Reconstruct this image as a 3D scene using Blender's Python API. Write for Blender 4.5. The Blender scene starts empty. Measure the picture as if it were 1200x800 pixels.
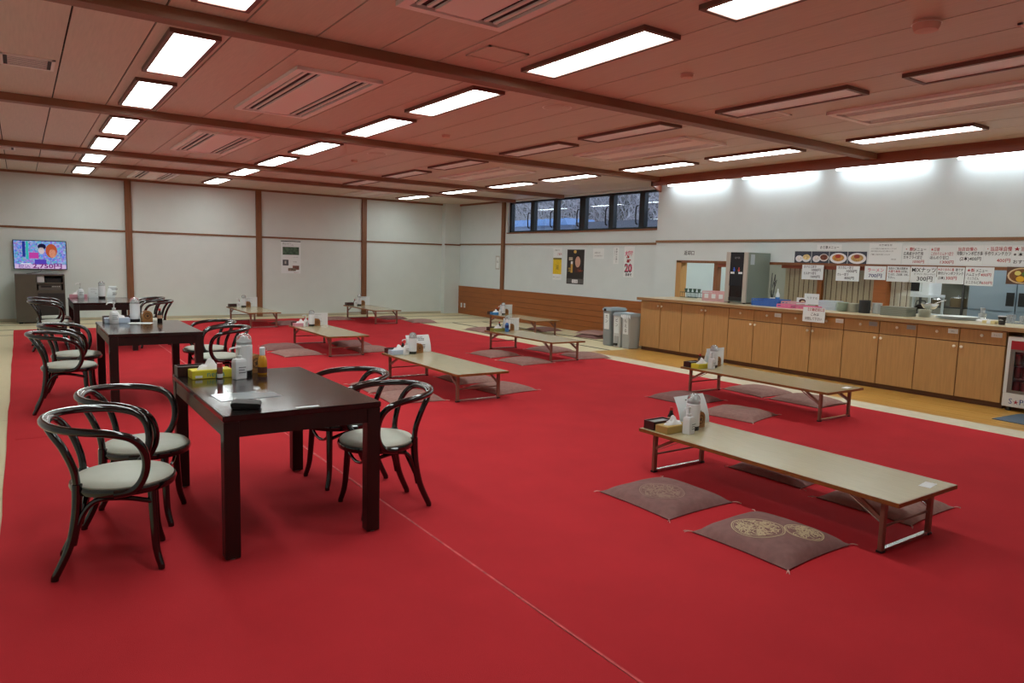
import bpy, math, random
from mathutils import Vector, Matrix
R_ = math.radians
PI = math.pi
sc = bpy.context.scene
COL = sc.collection

# ------------------------------------------------------------------ camera, world, exposure
def look(yaw, pitch, roll):
    cy, sy, cp, sp = math.cos(yaw), math.sin(yaw), math.cos(pitch), math.sin(pitch)
    f = Vector((sy*cp, cy*cp, -sp)); r = Vector((cy, -sy, 0)); u = r.cross(f)
    c, s = math.cos(roll), math.sin(roll)
    return c*r + s*u, -s*r + c*u, f
cam = bpy.data.cameras.new('camera'); cam.sensor_width = 36; cam.lens = 24.915; cam.clip_start = .05
camo = bpy.data.objects.new('camera', cam); COL.objects.link(camo)
r, u, f = look(.606978, .11312, .02921)
camo.matrix_world = Matrix(((r.x, u.x, -f.x, 0), (r.y, u.y, -f.y, 0), (r.z, u.z, -f.z, 1.5), (0, 0, 0, 1)))
sc.camera = camo
wd = bpy.data.worlds.new('sky'); sc.world = wd; wd.use_nodes = True
wd.node_tree.nodes['Background'].inputs[0].default_value = (.72, .81, .94, 1)   # even overcast daylight
wd.node_tree.nodes['Background'].inputs[1].default_value = 2.2
vs = sc.view_settings
vs.view_transform = 'Standard'; vs.look = 'None'; vs.gamma = 1; vs.use_curve_mapping = False
vs.exposure = 0.0
PANEL_W = 17.0      # brightness of the lit ceiling panels
COVE_W = 15.0       # brightness of the tubes behind the pelmet
KITCHEN_W = 60.0

# ------------------------------------------------------------------ materials
def lin(c):
    return tuple(((v/255)/12.92 if v/255 <= .04045 else ((v/255+.055)/1.055)**2.4) for v in c)
MATS = {}
def mat(name, c, rough=.5, metal=0, var=0, vscale=8, bump=0, bscale=60, stretch=(1, 1, 1), spec=None, trans=0, coat=0, emit=None, ev=0, alpha=None):
    if name in MATS: return MATS[name]
    m = bpy.data.materials.new(name); m.use_nodes = True; MATS[name] = m
    nt = m.node_tree; b = nt.nodes['Principled BSDF']
    c = lin(c); col = (c[0], c[1], c[2], 1)
    b.inputs['Base Color'].default_value = col
    b.inputs['Roughness'].default_value = rough; b.inputs['Metallic'].default_value = metal
    if spec is not None: b.inputs['Specular IOR Level'].default_value = spec
    if trans: b.inputs['Transmission Weight'].default_value = trans
    if coat: b.inputs['Coat Weight'].default_value = coat; b.inputs['Coat Roughness'].default_value = .08
    if alpha is not None: b.inputs['Alpha'].default_value = alpha
    if emit:
        e = lin(emit); b.inputs['Emission Color'].default_value = (e[0], e[1], e[2], 1); b.inputs['Emission Strength'].default_value = ev
    tc = None
    if var or bump:
        tc = nt.nodes.new('ShaderNodeTexCoord'); mp = nt.nodes.new('ShaderNodeMapping'); mp.inputs['Scale'].default_value = stretch
        nt.links.new(tc.outputs['Object'], mp.inputs[0])
    if var:
        n = nt.nodes.new('ShaderNodeTexNoise'); n.inputs['Scale'].default_value = vscale; n.inputs['Detail'].default_value = 5
        nt.links.new(mp.outputs[0], n.inputs['Vector'])
        rp = nt.nodes.new('ShaderNodeValToRGB'); rp.color_ramp.elements[0].position = .3; rp.color_ramp.elements[1].position = .7
        rp.color_ramp.elements[0].color = tuple(max(0, v*(1-var)) for v in c)+(1,)
        rp.color_ramp.elements[1].color = tuple(min(1, v*(1+var)) for v in c)+(1,)
        nt.links.new(n.outputs['Fac'], rp.inputs[0]); nt.links.new(rp.outputs[0], b.inputs['Base Color'])
    if bump:
        n2 = nt.nodes.new('ShaderNodeTexNoise'); n2.inputs['Scale'].default_value = bscale; n2.inputs['Detail'].default_value = 3
        nt.links.new(mp.outputs[0], n2.inputs['Vector'])
        bp = nt.nodes.new('ShaderNodeBump'); bp.inputs['Strength'].default_value = bump; bp.inputs['Distance'].default_value = .01
        nt.links.new(n2.outputs['Fac'], bp.inputs['Height']); nt.links.new(bp.outputs[0], b.inputs['Normal'])
    return m
def emat(name, c, s):
    if name in MATS: return MATS[name]
    m = bpy.data.materials.new(name); m.use_nodes = True; MATS[name] = m
    nt = m.node_tree; nt.nodes.remove(nt.nodes['Principled BSDF'])
    e = nt.nodes.new('ShaderNodeEmission'); c = lin(c); e.inputs[0].default_value = (c[0], c[1], c[2], 1); e.inputs[1].default_value = s
    nt.links.new(e.outputs[0], nt.nodes['Material Output'].inputs[0]); return m
def pane_mat(name, tint, refl=.5):
    m = bpy.data.materials.new(name); m.use_nodes = True; MATS[name] = m
    nt = m.node_tree; nt.nodes.remove(nt.nodes['Principled BSDF'])
    t = nt.nodes.new('ShaderNodeBsdfTransparent'); t.inputs[0].default_value = tint
    g = nt.nodes.new('ShaderNodeBsdfGlossy'); g.inputs['Roughness'].default_value = .01
    lw = nt.nodes.new('ShaderNodeLayerWeight'); lw.inputs[0].default_value = .5
    pw = nt.nodes.new('ShaderNodeMath'); pw.operation = 'POWER'; pw.inputs[1].default_value = 4; nt.links.new(lw.outputs['Facing'], pw.inputs[0])
    ad = nt.nodes.new('ShaderNodeMath'); ad.operation = 'MULTIPLY_ADD'; ad.inputs[1].default_value = .9; ad.inputs[2].default_value = .04; nt.links.new(pw.outputs[0], ad.inputs[0])
    mx = nt.nodes.new('ShaderNodeMixShader')
    nt.links.new(ad.outputs[0], mx.inputs[0]); nt.links.new(t.outputs[0], mx.inputs[1]); nt.links.new(g.outputs[0], mx.inputs[2])
    nt.links.new(mx.outputs[0], nt.nodes['Material Output'].inputs[0]); return m

M = dict(
    wall=mat('wall_white', (214, 221, 217), .85, var=.02, vscale=3, bump=.05, bscale=90),
    wall2=mat('wall_cool_white', (212, 222, 222), .85, var=.02, vscale=3),
    trim=mat('trim_wood', (128, 82, 50), .5, var=.15, vscale=6, stretch=(6, 6, .6)),
    trimh=mat('trim_wood_rail', (138, 100, 68), .5, var=.12, vscale=6, stretch=(6, .5, 6)),
    ceil=mat('ceiling_wood', (212, 192, 172), .45, var=.05, vscale=7, stretch=(9, .5, 1)),
    beam=mat('beam_wood', (140, 94, 68), .5, var=.12, vscale=6, stretch=(.5, 9, 1)),
    gap=mat('joint_dark', (40, 24, 20), .9),
    fascia=mat('pelmet_wood', (140, 72, 48), .45, var=.08, vscale=6, stretch=(9, .5, 9)),
    wains=mat('panelling_wood', (158, 92, 42), .45, var=.14, vscale=5, stretch=(6, .5, 9)),
    carpet=mat('red_carpet', (194, 47, 54), .95, var=.06, vscale=2.2, bump=.35, bscale=420, spec=.15),
    tatami=mat('tatami_straw', (216, 204, 168), .8, var=.08, vscale=30, stretch=(1, 12, 1), bump=.15, bscale=120),
    tborder=mat('tatami_border', (70, 66, 52), .9, var=.1, vscale=20),
    sill=mat('threshold_cream', (214, 204, 178), .6, var=.06, vscale=10),
    board=mat('floorboard_oak', (200, 150, 72), .32, var=.16, vscale=5, stretch=(12, .6, 1)),
    lacquer=mat('black_lacquer', (14, 10, 10), .16, var=.1, vscale=6, coat=.6),
    cream=mat('cream_vinyl', (196, 198, 184), .5, var=.03, vscale=14, bump=.04, bscale=70),
    dark=mat('dark_table_wood', (32, 25, 24), .15, var=.25, vscale=9, stretch=(12, .8, 1), bump=.06, bscale=30, coat=.4),
    darkleg=mat('dark_table_leg', (28, 20, 18), .32, var=.2, vscale=9, stretch=(9, 9, .6)),
    laminate=mat('tabletop_laminate', (186, 174, 138), .22, var=.05, vscale=9, stretch=(8, .8, 1), coat=.3),
    edge=mat('tabletop_edge', (140, 84, 34), .45, var=.12, vscale=8, stretch=(4, 4, 1)),
    brownmetal=mat('brown_painted_steel', (142, 98, 82), .4, metal=.3),
    steel=mat('bright_steel', (196, 196, 196), .25, metal=.9),
    blackpl=mat('black_plastic', (22, 22, 24), .4),
    zab=mat('cushion_brown', (138, 102, 98), .9, var=.10, vscale=26, bump=.2, bscale=200, spec=.2),
    zab2=mat('cushion_faded_brown', (158, 122, 114), .9, var=.12, vscale=30, bump=.2, bscale=200, spec=.2),
    gold=mat('embroidery_gold', (196, 172, 138), .7),
    golddull=mat('embroidery_dull', (158, 126, 110), .8),
    tassel=mat('tassel_pale', (216, 170, 160), .8),
    white=mat('white_plastic', (226, 228, 230), .35),
    paper=mat('white_paper', (228, 234, 234), .8),
    clear=mat('clear_plastic', (236, 238, 240), .08, trans=.85),
    ink=mat('ink_black', (26, 26, 30), .8),
    inkred=mat('ink_red', (172, 34, 44), .8),
    inkpink=mat('ink_pink', (222, 96, 130), .8),
    inkgrey=mat('ink_grey', (120, 122, 124), .8),
    cab=mat('cabinet_veneer', (186, 142, 88), .42, var=.10, vscale=5, stretch=(9, 9, .7)),
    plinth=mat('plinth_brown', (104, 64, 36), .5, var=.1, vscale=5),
    wtop=mat('worktop_pale', (206, 190, 156), .3, var=.06, vscale=6),
    wedge=mat('worktop_edge', (156, 120, 78), .4, var=.1, vscale=6, stretch=(4, .6, 4)),
    knob=mat('pale_knob', (240, 232, 212), .2),
    grey=mat('bin_grey', (168, 172, 170), .55), greyl=mat('bin_light_grey', (200, 204, 202), .5), greyb=mat('bin_lid_bluegrey', (170, 186, 194), .5),
    lampframe=mat('lamp_frame', (112, 74, 60), .45), diffoff=mat('diffuser_off', (250, 248, 246), .35),
    ac=mat('aircon_panel', (246, 236, 228), .5), slot=mat('slot_dark', (40, 28, 28), .7),
    blackframe=mat('window_aluminium', (28, 28, 30), .4, metal=.3),
    stand=mat('stand_wood', (150, 102, 52), .5, var=.15, vscale=10, stretch=(1, 1, 8)),
    standink=mat('burnt_mark', (66, 38, 20), .7),
    boxwood=mat('chopstick_box_wood', (58, 26, 24), .35, var=.15, vscale=10), boxin=mat('chopstick_box_inner', (150, 150, 152), .5),
    yellow=mat('tissue_yellow', (214, 200, 50), .6), teal=mat('tissue_print', (40, 150, 140), .6),
    tissue=mat('tissue_paper', (240, 240, 240), .9), bluebox=mat('tissue_pale_blue', (186, 200, 218), .6), pinkbox=mat('tissue_pink', (214, 150, 164), .6), beigebox=mat('tissue_beige', (176, 146, 80), .6), bluepk=mat('tissue_blue', (50, 126, 190), .5), greenbox=mat('tissue_olive', (150, 150, 70), .6),
    leather=mat('black_leather', (26, 25, 24), .5, bump=.1, bscale=120),
    soy=mat('soy_bottle', (24, 12, 10), .15), soylab=mat('soy_label', (196, 150, 120), .6),
    amber=mat('amber_sauce', (206, 140, 26), .25), redcap=mat('red_cap', (180, 30, 30), .4), brownlab=mat('brown_label', (86, 40, 22), .6),
    bluebottle=mat('blue_bottle', (60, 126, 196), .3), navy=mat('navy_print', (30, 44, 110), .5),
    )
M['lit'] = emat('lamp_diffuser_lit', (238, 250, 247), PANEL_W)
M['cove'] = emat('cove_tube', (236, 248, 255), COVE_W)
M['klamp'] = emat('kitchen_tube', (246, 250, 246), KITCHEN_W)
M['glass'] = pane_mat('window_glass', (.86, .9, .95, 1))

# ------------------------------------------------------------------ mesh builder
class MB:
    def __init__(s): s.v = []; s.f = []
    def quad(s, a, b, c, d):
        n = len(s.v); s.v += [tuple(a), tuple(b), tuple(c), tuple(d)]; s.f.append((n, n+1, n+2, n+3)); return s
    def box(s, x0, x1, y0, y1, z0, z1):
        n = len(s.v)
        s.v += [(x0, y0, z0), (x1, y0, z0), (x1, y1, z0), (x0, y1, z0), (x0, y0, z1), (x1, y0, z1), (x1, y1, z1), (x0, y1, z1)]
        s.f += [(n, n+3, n+2, n+1), (n+4, n+5, n+6, n+7), (n, n+1, n+5, n+4), (n+1, n+2, n+6, n+5), (n+2, n+3, n+7, n+6), (n+3, n, n+4, n+7)]
        return s
    def bar(s, a, b, w, h, up=(0, 0, 1)):
        a = Vector(a); b = Vector(b); d = (b-a).normalized(); upv = Vector(up)
        if abs(d.dot(upv)) > .98: upv = Vector((1, 0, 0))
        x = d.cross(upv).normalized()*w/2; y = x.cross(d).normalized()*h/2
        n = len(s.v)
        for p in (a, b):
            s.v += [tuple(p-x-y), tuple(p+x-y), tuple(p+x+y), tuple(p-x+y)]
        s.f += [(n, n+1, n+2, n+3), (n+7, n+6, n+5, n+4)]
        for i in range(4):
            j = (i+1) % 4; s.f.append((n+i, n+4+i, n+4+j, n+j))
        return s
    def tube(s, pts, rad, seg=8, cap=True):
        pts = [Vector(p) for p in pts]; k = len(pts)
        rs = rad if isinstance(rad, (list, tuple)) else [rad]*k
        t0 = (pts[1]-pts[0]).normalized(); ref = Vector((0, 0, 1)) if abs(t0.z) < .9 else Vector((1, 0, 0))
        nrm = t0.cross(ref).normalized(); base = len(s.v)
        for i, p in enumerate(pts):
            t = (pts[min(i+1, k-1)]-pts[max(i-1, 0)]).normalized()
            nrm = (nrm - t*nrm.dot(t)).normalized(); bn = t.cross(nrm)
            for q in range(seg):
                a = 2*PI*q/seg; s.v.append(tuple(p+(nrm*math.cos(a)+bn*math.sin(a))*rs[i]))
        for i in range(k-1):
            for q in range(seg):
                q2 = (q+1) % seg
                s.f.append((base+i*seg+q, base+i*seg+q2, base+(i+1)*seg+q2, base+(i+1)*seg+q))
        if cap:
            s.f.append(tuple(base+q for q in reversed(range(seg)))); s.f.append(tuple(base+(k-1)*seg+q for q in range(seg)))
        return s
    def lathe(s, prof, seg=20, c=(0, 0, 0), sx=1, sy=1, ang=0):
        base = len(s.v); k = len(prof)
        for (rr, z) in prof:
            for q in range(seg):
                a = 2*PI*q/seg+ang; s.v.append((c[0]+rr*math.cos(a)*sx, c[1]+rr*math.sin(a)*sy, c[2]+z))
        for i in range(k-1):
            for q in range(seg):
                q2 = (q+1) % seg
                s.f.append((base+i*seg+q, base+i*seg+q2, base+(i+1)*seg+q2, base+(i+1)*seg+q))
        s.f.append(tuple(base+q for q in reversed(range(seg)))); s.f.append(tuple(base+(k-1)*seg+q for q in range(seg)))
        return s
    def prism(s, poly, lo, hi, axis='z'):
        n = len(s.v); k = len(poly)
        def P(a, b, h): return {'z': (a, b, h), 'x': (h, a, b), 'y': (a, h, b)}[axis]
        for h in (lo, hi):
            s.v += [P(a, b, h) for a, b in poly]
        s.f.append(tuple(n+i for i in reversed(range(k)))); s.f.append(tuple(n+k+i for i in range(k)))
        for i in range(k):
            j = (i+1) % k; s.f.append((n+i, n+j, n+k+j, n+k+i))
        return s
    def disc(s, cx, cy, z, rx, ry=None, seg=20):
        ry = ry or rx; n = len(s.v)
        s.v += [(cx+rx*math.cos(2*PI*i/seg), cy+ry*math.sin(2*PI*i/seg), z) for i in range(seg)]
        s.f.append(tuple(n+i for i in range(seg))); return s
    def ring(s, cx, cy, z, r0, r1, seg=24):
        n = len(s.v)
        for i in range(seg):
            a = 2*PI*i/seg
            s.v += [(cx+r0*math.cos(a), cy+r0*math.sin(a), z), (cx+r1*math.cos(a), cy+r1*math.sin(a), z)]
        for i in range(seg):
            j = (i+1) % seg; s.f.append((n+2*i, n+2*i+1, n+2*j+1, n+2*j))
        return s
    def mesh(s, name, m, smooth=False, bevel=0):
        me = bpy.data.meshes.new(name); me.from_pydata(s.v, [], s.f); me.materials.append(m)
        if smooth:
            for p in me.polygons: p.use_smooth = True
        me.update(); return me
    def build(s, name, m, parent=None, smooth=False, bevel=0, loc=None):
        import bmesh
        me = s.mesh(name, m, smooth)
        bm = bmesh.new(); bm.from_mesh(me)
        bmesh.ops.recalc_face_normals(bm, faces=bm.faces)
        if bevel: bmesh.ops.bevel(bm, geom=list(bm.edges), offset=bevel, segments=2, affect='EDGES', clamp_overlap=True)
        bm.to_mesh(me); bm.free()
        if smooth:
            try: me.set_sharp_from_angle(angle=R_(42))
            except Exception: pass
        o = bpy.data.objects.new(name, me); COL.objects.link(o); o.parent = parent
        if loc: o.location = loc
        return o
def smooth_path(pts, n=6):
    P = [Vector(p) for p in pts]; out = []
    for i in range(len(P)-1):
        p0 = P[max(i-1, 0)]; p1 = P[i]; p2 = P[i+1]; p3 = P[min(i+2, len(P)-1)]
        for k in range(n):
            t = k/n; t2 = t*t; t3 = t2*t
            out.append(.5*((2*p1)+(-p0+p2)*t+(2*p0-5*p1+4*p2-p3)*t2+(-p0+3*p1-3*p2+p3)*t3))
    out.append(P[-1]); return out
def lerp(a, b, t): return a+(b-a)*t
def tag(o, label=None, cat=None, group=None, kind=None):
    if label: o['label'] = label
    if cat: o['category'] = cat
    if group: o['group'] = group
    if kind: o['kind'] = kind
    return o
def empty(name, loc=(0, 0, 0), rz=0, label=None, cat=None, group=None, kind=None):
    o = bpy.data.objects.new(name, None); COL.objects.link(o); o.location = loc; o.rotation_euler = (0, 0, rz); o.empty_display_size = .1
    return tag(o, label, cat, group, kind)
def struct(o, label=None): return tag(o, label, None, None, 'structure')
def share(name, me, parent, loc, rz=0):
    o = bpy.data.objects.new(name, me); COL.objects.link(o); o.parent = parent; o.location = loc; o.rotation_euler = (0, 0, rz); return o
def copy_tree(o, parent=None):
    c = o.copy(); COL.objects.link(c); c.parent = parent
    for ch in list(o.children): copy_tree(ch, c)
    return c
_tc = {}
def text(body, size, m, parent, x=0, y=0, z=.0012, align='LEFT', bold=0, width=None, shear=0, name='lettering'):
    cu = bpy.data.curves.new('lettering', 'FONT'); cu.body = body; cu.size = size; cu.align_x = align; cu.resolution_u = 2
    cu.offset = bold; cu.shear = shear
    t = bpy.data.objects.new('lettering_tmp', cu)
    me = bpy.data.meshes.new_from_object(t)
    bpy.data.objects.remove(t); bpy.data.curves.remove(cu)
    if width and len(me.vertices):
        xs = [v.co.x for v in me.vertices]; w = max(xs)-min(xs)
        if w > 0:
            k = width/w; x0 = min(xs) if align == 'LEFT' else 0
            for v in me.vertices: v.co.x = x0+(v.co.x-x0)*k
    me.materials.clear(); me.materials.append(m)
    o = bpy.data.objects.new(name, me); COL.objects.link(o); o.parent = parent; o.location = (x, y, z); return o
# orientation of sheets hung on the counter wall (facing -X) and on the back wall (facing -Y)
def faceX(o, x, y, z): o.matrix_basis = Matrix(((0, 0, -1, x), (-1, 0, 0, y), (0, 1, 0, z), (0, 0, 0, 1))); return o
def faceY(o, x, y, z): o.location = (x, y, z); o.rotation_euler = (PI/2, 0, 0); return o

# ------------------------------------------------------------------ the room shell
XL, XR, XW, YB, YF, ZC = -1.0, 10.1, 9.95, 17.4, -1.5, 3.0
YS = 9.62                                  # where the counter wall begins
BEAMS = [1.3, 5.06, 8.82, 12.72, 14.62]
# floor: dark base with tatami mats and floorboards laid on it
fl = struct(MB().box(XL, XR+.2, YF, YB+.2, -.12, -.03).build('floor', M['tborder']), 'room floor of pale tatami mats and oak boards')
def tatami(x0, x1, y0, y1, along):
    o = MB().box(x0+.002, x1-.002, y0+.002, y1-.002, -.03, 0).build('tatami_mat', M['tatami'], fl)
    b = MB(); w = .03
    if along == 'y': b.box(x0+.002, x0+w, y0+.002, y1-.002, -.02, .0015).box(x1-w, x1-.002, y0+.002, y1-.002, -.02, .0015)
    else: b.box(x0+.002, x1-.002, y0+.002, y0+w, -.02, .0015).box(x0+.002, x1-.002, y1-w, y1-.002, -.02, .0015)
    b.build('cloth_border', M['tborder'], o)
# mats along the back wall (lengthwise in X), right-hand bay (X 7.6..10.1), left strip
y = YB
for row in range(3):
    x = XL
    while x < XR-.1:
        x1 = min(x+1.85, XR); tatami(x, x1, y-.925, y, 'x'); x = x1
    y -= .925
yb = y
x = 7.57
for k, w in enumerate((.845, .845, .84)):
    yy = yb
    while yy > 9.2:
        y1 = max(yy-1.8, 9.12); tatami(x, x+w, y1, yy, 'y'); yy = y1
    x += w
yy = yb
while yy > YF:
    y1 = max(yy-1.8, YF); tatami(XL, -.1, y1, yy, 'y'); yy = y1
MB().box(-.1, 7.57, YF, yb, -.03, 0).build('mat_underlay', M['tatami'], fl)
MB().box(7.57, 7.95, YF, 9.12, -.03, .001).build('threshold_board', M['sill'], fl)
random.seed(4)
bx, bw = 7.95, .136
fb = 0
while bx < 9.9:
    yy = 9.12; first = True
    while yy > YF:
        ln = random.choice((.9, 1.3)) if first else 1.82
        first = False
        y1 = max(yy-ln, YF)
        MB().box(bx+.0012, min(bx+bw, 10.0)-.0012, y1+.0012, yy-.0012, -.03, random.uniform(-.0008, .0006)).build('floorboard', M['board'], fl)
        yy = y1
    bx += bw
# red carpet: two widths meeting at a seam, plus the overlapping edge strip
YC = 15.5
def carpet(x0, x1, y0, y1, z, label):
    b = MB(); nx, ny = max(2, int((x1-x0)/.5)), int((y1-y0)/.5); random.seed(int(x0*10)+7)
    for j in range(ny+1):
        for i in range(nx+1):
            ex = random.uniform(-.006, .006) if i in (0, nx) else 0
            b.v.append((lerp(x0, x1, i/nx)+ex, lerp(y0, y1, j/ny), z+(random.uniform(0, .0015) if 0 < i < nx else 0)))
    for j in range(ny):
        for i in range(nx):
            n = j*(nx+1)+i; b.f.append((n, n+1, n+nx+2, n+nx+1))
    n0 = len(b.v)
    rim = [i for i in range(nx+1)]+[j*(nx+1)+nx for j in range(1, ny+1)]+[ny*(nx+1)+i for i in range(nx-1, -1, -1)]+[j*(nx+1) for j in range(ny-1, 0, -1)]
    for i in rim: v = b.v[i]; b.v.append((v[0], v[1], .0005))
    for k in range(len(rim)):
        k2 = (k+1) % len(rim); b.f.append((rim[k], n0+k, n0+k2, rim[k2]))
    o = b.build('carpet', M['carpet']); tag(o, label, 'carpet', 'red carpet widths laid over the tatami'); return o
carpet(-.14, 1.772, YF+.1, YC, .007, 'bright red carpet width under the dark tables and bentwood chairs')
carpet(1.788, 7.57, YF+.1, YC+1.1, .007, 'wide bright red carpet under the low folding tables')
carpet(-.085, .32, 6.6, 14.9, .0095, 'narrow red carpet strip overlapping the carpet edge behind the chairs')
s = MB().box(1.7735, 1.7865, YF+.1, YC, .006, .0078).build('carpet_seam_tape', mat('seam_tape', (206, 84, 86), .9, var=.3, vscale=20)); tag(s, 'thin pale worn seam line between the two red carpet widths', 'carpet seam')

# back wall with white panels
wb = struct(MB().box(XL, XR, YB+.012, YB+.2, 0, ZC+.05).build('wall_back', M['wall']), 'white back wall with brown posts and a thin rail')
POSTS = [1.95, 4.68, 7.33]
xs = [XL]+POSTS+[XR]
for i in range(4):
    for z0, z1 in ((.0, 1.875), (1.905, ZC)):
        MB().box(xs[i], xs[i+1], YB, YB+.012, z0, z1).build('wall_panel', M['wall'], wb)
for i, x in enumerate(POSTS):
    struct(MB().box(x-.065, x+.065, YB-.05, YB, 0, ZC).build('trim_%d' % (i+1), M['trim'], bevel=.006), 'brown wooden post on the back wall')
struct(MB().box(XL, 9.62, YB-.02, YB+.004, 1.87, 1.91).build('trim_4', M['trim']), 'thin brown rail across the back wall')
struct(MB().box(XL, XR, YB-.04, YB, 2.955, ZC).build('trim_5', M['beam']), 'dark cornice along the top of the back wall')
wc = struct(MB().box(9.62, XR, YB-.2, YB+.01, 0, ZC).build('wall_corner_column', M['wall']), 'white square column in the far room corner')
struct(MB().box(9.6, XR, YB-.222, YB-.2, 1.875, 1.915).build('trim_6', M['trim']), 'thin brown rail around the corner column')
struct(MB().box(XL, XR, YB-.006, YB, 0, .05).build('baseboard_back', mat('baseboard_pale', (196, 186, 160), .6)), 'low pale baseboard along the back wall')
# right wall, with the high window band
WZ0, WZ1, WY0, WY1 = 2.2, 2.95, YS, 14.88
b = MB().box(XR, XR+.2, YS, YB, 0, WZ0).box(XR, XR+.2, WY1, YB, WZ0, ZC).box(XR, XR+.2, YS-.02, WY1, WZ1, ZC)
wr = struct(b.build('wall_right', M['wall2']), 'white side wall with wood panelling below and a high window band')
for z in range(6):
    for y0, y1 in ((15.05, YB-.2), (9.06, 15.05)):
        MB().box(XR-.03, XR-.001, y0+.002, y1-.002, z*.124+.002, (z+1)*.124-.003).build('panelling_board', M['wains'], wr, bevel=.003)
MB().box(XR-.034, XR, 9.06, YB-.2, .744, .772).build('panelling_cap', M['wains'], wr)
MB().box(XR-.012, XR-.0005, 9.06, YB-.2, 0, .744).build('panelling_backing', M['gap'], wr)
struct(MB().box(XR-.05, XR, 14.97, 15.1, .772, ZC).build('trim_7', M['trim'], bevel=.005), 'brown wooden post beside the high window')
struct(MB().box(XR-.02, XR, YS, YB-.2, 1.89, 1.93).build('trim_8', M['trimh']), 'thin brown rail along the side wall')
struct(MB().box(XR-.04, XR, 14.88, YB-.2, 2.955, ZC).build('trim_9', M['beam']), 'dark cornice on the side wall by the corner')
# counter wall (steps forward) with the serving hatch
HZ0, HZ1, HY1, HY0 = .884, 1.59, 9.08, 2.2
b = MB().box(XW, XW+.15, HY1, YS, 0, ZC).box(XW, XW+.15, YF, HY1, HZ1, ZC).box(XW, XW+.15, YF, HY1, 0, HZ0).box(XW, XW+.15, YF, HY0, HZ0, HZ1).box(XW+.15, XR+.2, YS-.08, YS, 0, ZC)
struct(b.build('wall_counter', M['wall2']), 'cool white wall above the serving counter')
struct(MB().box(XW-.025, XW, YF, YS, 1.925, 1.965).build('trim_10', M['trimh']), 'brown picture rail above the counter menus')
# hatch frame
hf = struct(empty('window_2'), 'wooden framed serving hatch into the kitchen')
MB().box(XW-.015, XW+.15, 8.97, HY1, .93, HZ1).build('jamb', M['cab'], hf)
MB().box(XW-.015, XW+.15, HY0, HY1, HZ1-.03, HZ1+.012).build('head_rail', M['trim'], hf)
MB().box(XW+.02, XW+.12, 8.16, 8.24, .93, HZ1-.03).build('mullion', M['trim'], hf)
MB().box(XW+.02, XW+.12, 7.4, 8.16, 1.5, HZ1-.03).build('inner_rail', M['fascia'], hf)
MB().box(XW+.03, XW+.1, 6.2, 6.27, .93, HZ1-.03).build('mullion', M['edge'], hf)
MB().box(XW+.0, XW+.13, 5.2, 5.38, .93, HZ1-.03).build('mullion', M['wains'], hf)
MB().box(XW+.02, XW+.12, 5.38, 6.9, 1.51, HZ1-.03).build('inner_rail', M['fascia'], hf)
# left and near walls (behind the camera)
struct(MB().box(XL-.2, XL, YF, YB+.2, 0, ZC+.05).build('wall_left', M['wall']), 'white wall along the tatami edge')
struct(MB().box(XL-.2, XR+.2, YF-.2, YF, 0, ZC+.05).build('wall_front', M['wall']), 'white wall opposite the back wall')

# ceiling: boards between beams
ce = struct(MB().box(XL-.2, XR+.2, YF-.2, YB+.2, ZC+.014, ZC+.12).build('ceiling', M['gap']), 'brown boarded ceiling')
STEP, X0 = .4715, .335
xs = [XL]+[X0+STEP*k for k in range(-2, 21)]+[XR]
xs = sorted(v for v in xs if XL <= v <= XR)
segs = [YF]+BEAMS+[YB]
pm = {}
for i in range(len(xs)-1):
    for j in range(len(segs)-1):
        w = xs[i+1]-xs[i]; L = segs[j+1]-segs[j]; key = (round(w, 3), round(L, 3))
        if w < .02: continue
        if key not in pm:
            pm[key] = MB().box(.006, w-.006, .0, L, 0, .014).mesh('ceiling_board', M['ceil'])
        share('ceiling_board', pm[key], ce, (xs[i], segs[j], ZC))
for k, y in enumerate(BEAMS):
    struct(MB().box(XL, (9.05 if y < 9 else XR), y-.07, y+.07, ZC-.075, ZC+.002).build('trim_%d' % (11+k), M['beam'], bevel=.004), 'dark brown ceiling beam across the room')
# pelmet over the counter with the tubes behind it
pe = struct(MB().box(9.05, 9.09, YF, 8.95, 2.855, ZC).prism([(9.05, 8.95), (9.05, 8.9), (9.95, 9.56), (9.95, 9.61)], 2.86, ZC).build('trim_16', M['fascia']), 'red-brown wooden pelmet hiding the tubes above the counter')
cm = MB().box(-.025, .025, -.62, .62, -.02, .02).mesh('tube', M['cove'])
y = 8.62
k = 0
while y > -.5:
    t = empty('cove_lamp', (9.80, y, 2.955), 0, 'white strip lamp hidden behind the pelmet above the counter', 'lamp', 'strip lamps behind the pelmet')
    share('tube', cm, t, (0, 0, 0)); MB().box(-.04, .04, -.66, .66, .02, .045).build('batten', M['white'], t)
    y -= 1.63; k += 1

# ------------------------------------------------------------------ ceiling fittings
SLOTS = [(1.62, 2.92), (3.41, 4.69), (5.46, 6.76), (7.2, 8.46), (9.32, 10.6), (11.1, 12.45), (13.1, 14.35), (15.38, 16.62)]
def lamp_proto(lit):
    L, W = 1.28, .27
    fr = MB(); e = .016
    for s_ in (-1, 1):
        fr.box(s_*(W/2+e)-e, s_*(W/2+e)+e, -L/2-2*e, L/2+2*e, -.03, 0)
        fr.box(-W/2, W/2, s_*(L/2+e)-e, s_*(L/2+e)+e, -.03, 0)
    return fr.mesh('frame', M['lampframe']), MB().box(-W/2, W/2, -L/2, L/2, -.022, -.004).mesh('diffuser', M['lit'] if lit else M['diffoff'])
pl, pu = lamp_proto(True), lamp_proto(False)
BAY = lambda y: ['sixth', 'fifth', 'fourth', 'third', 'second', 'first'][sum(y > b for b in BEAMS)]
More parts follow.
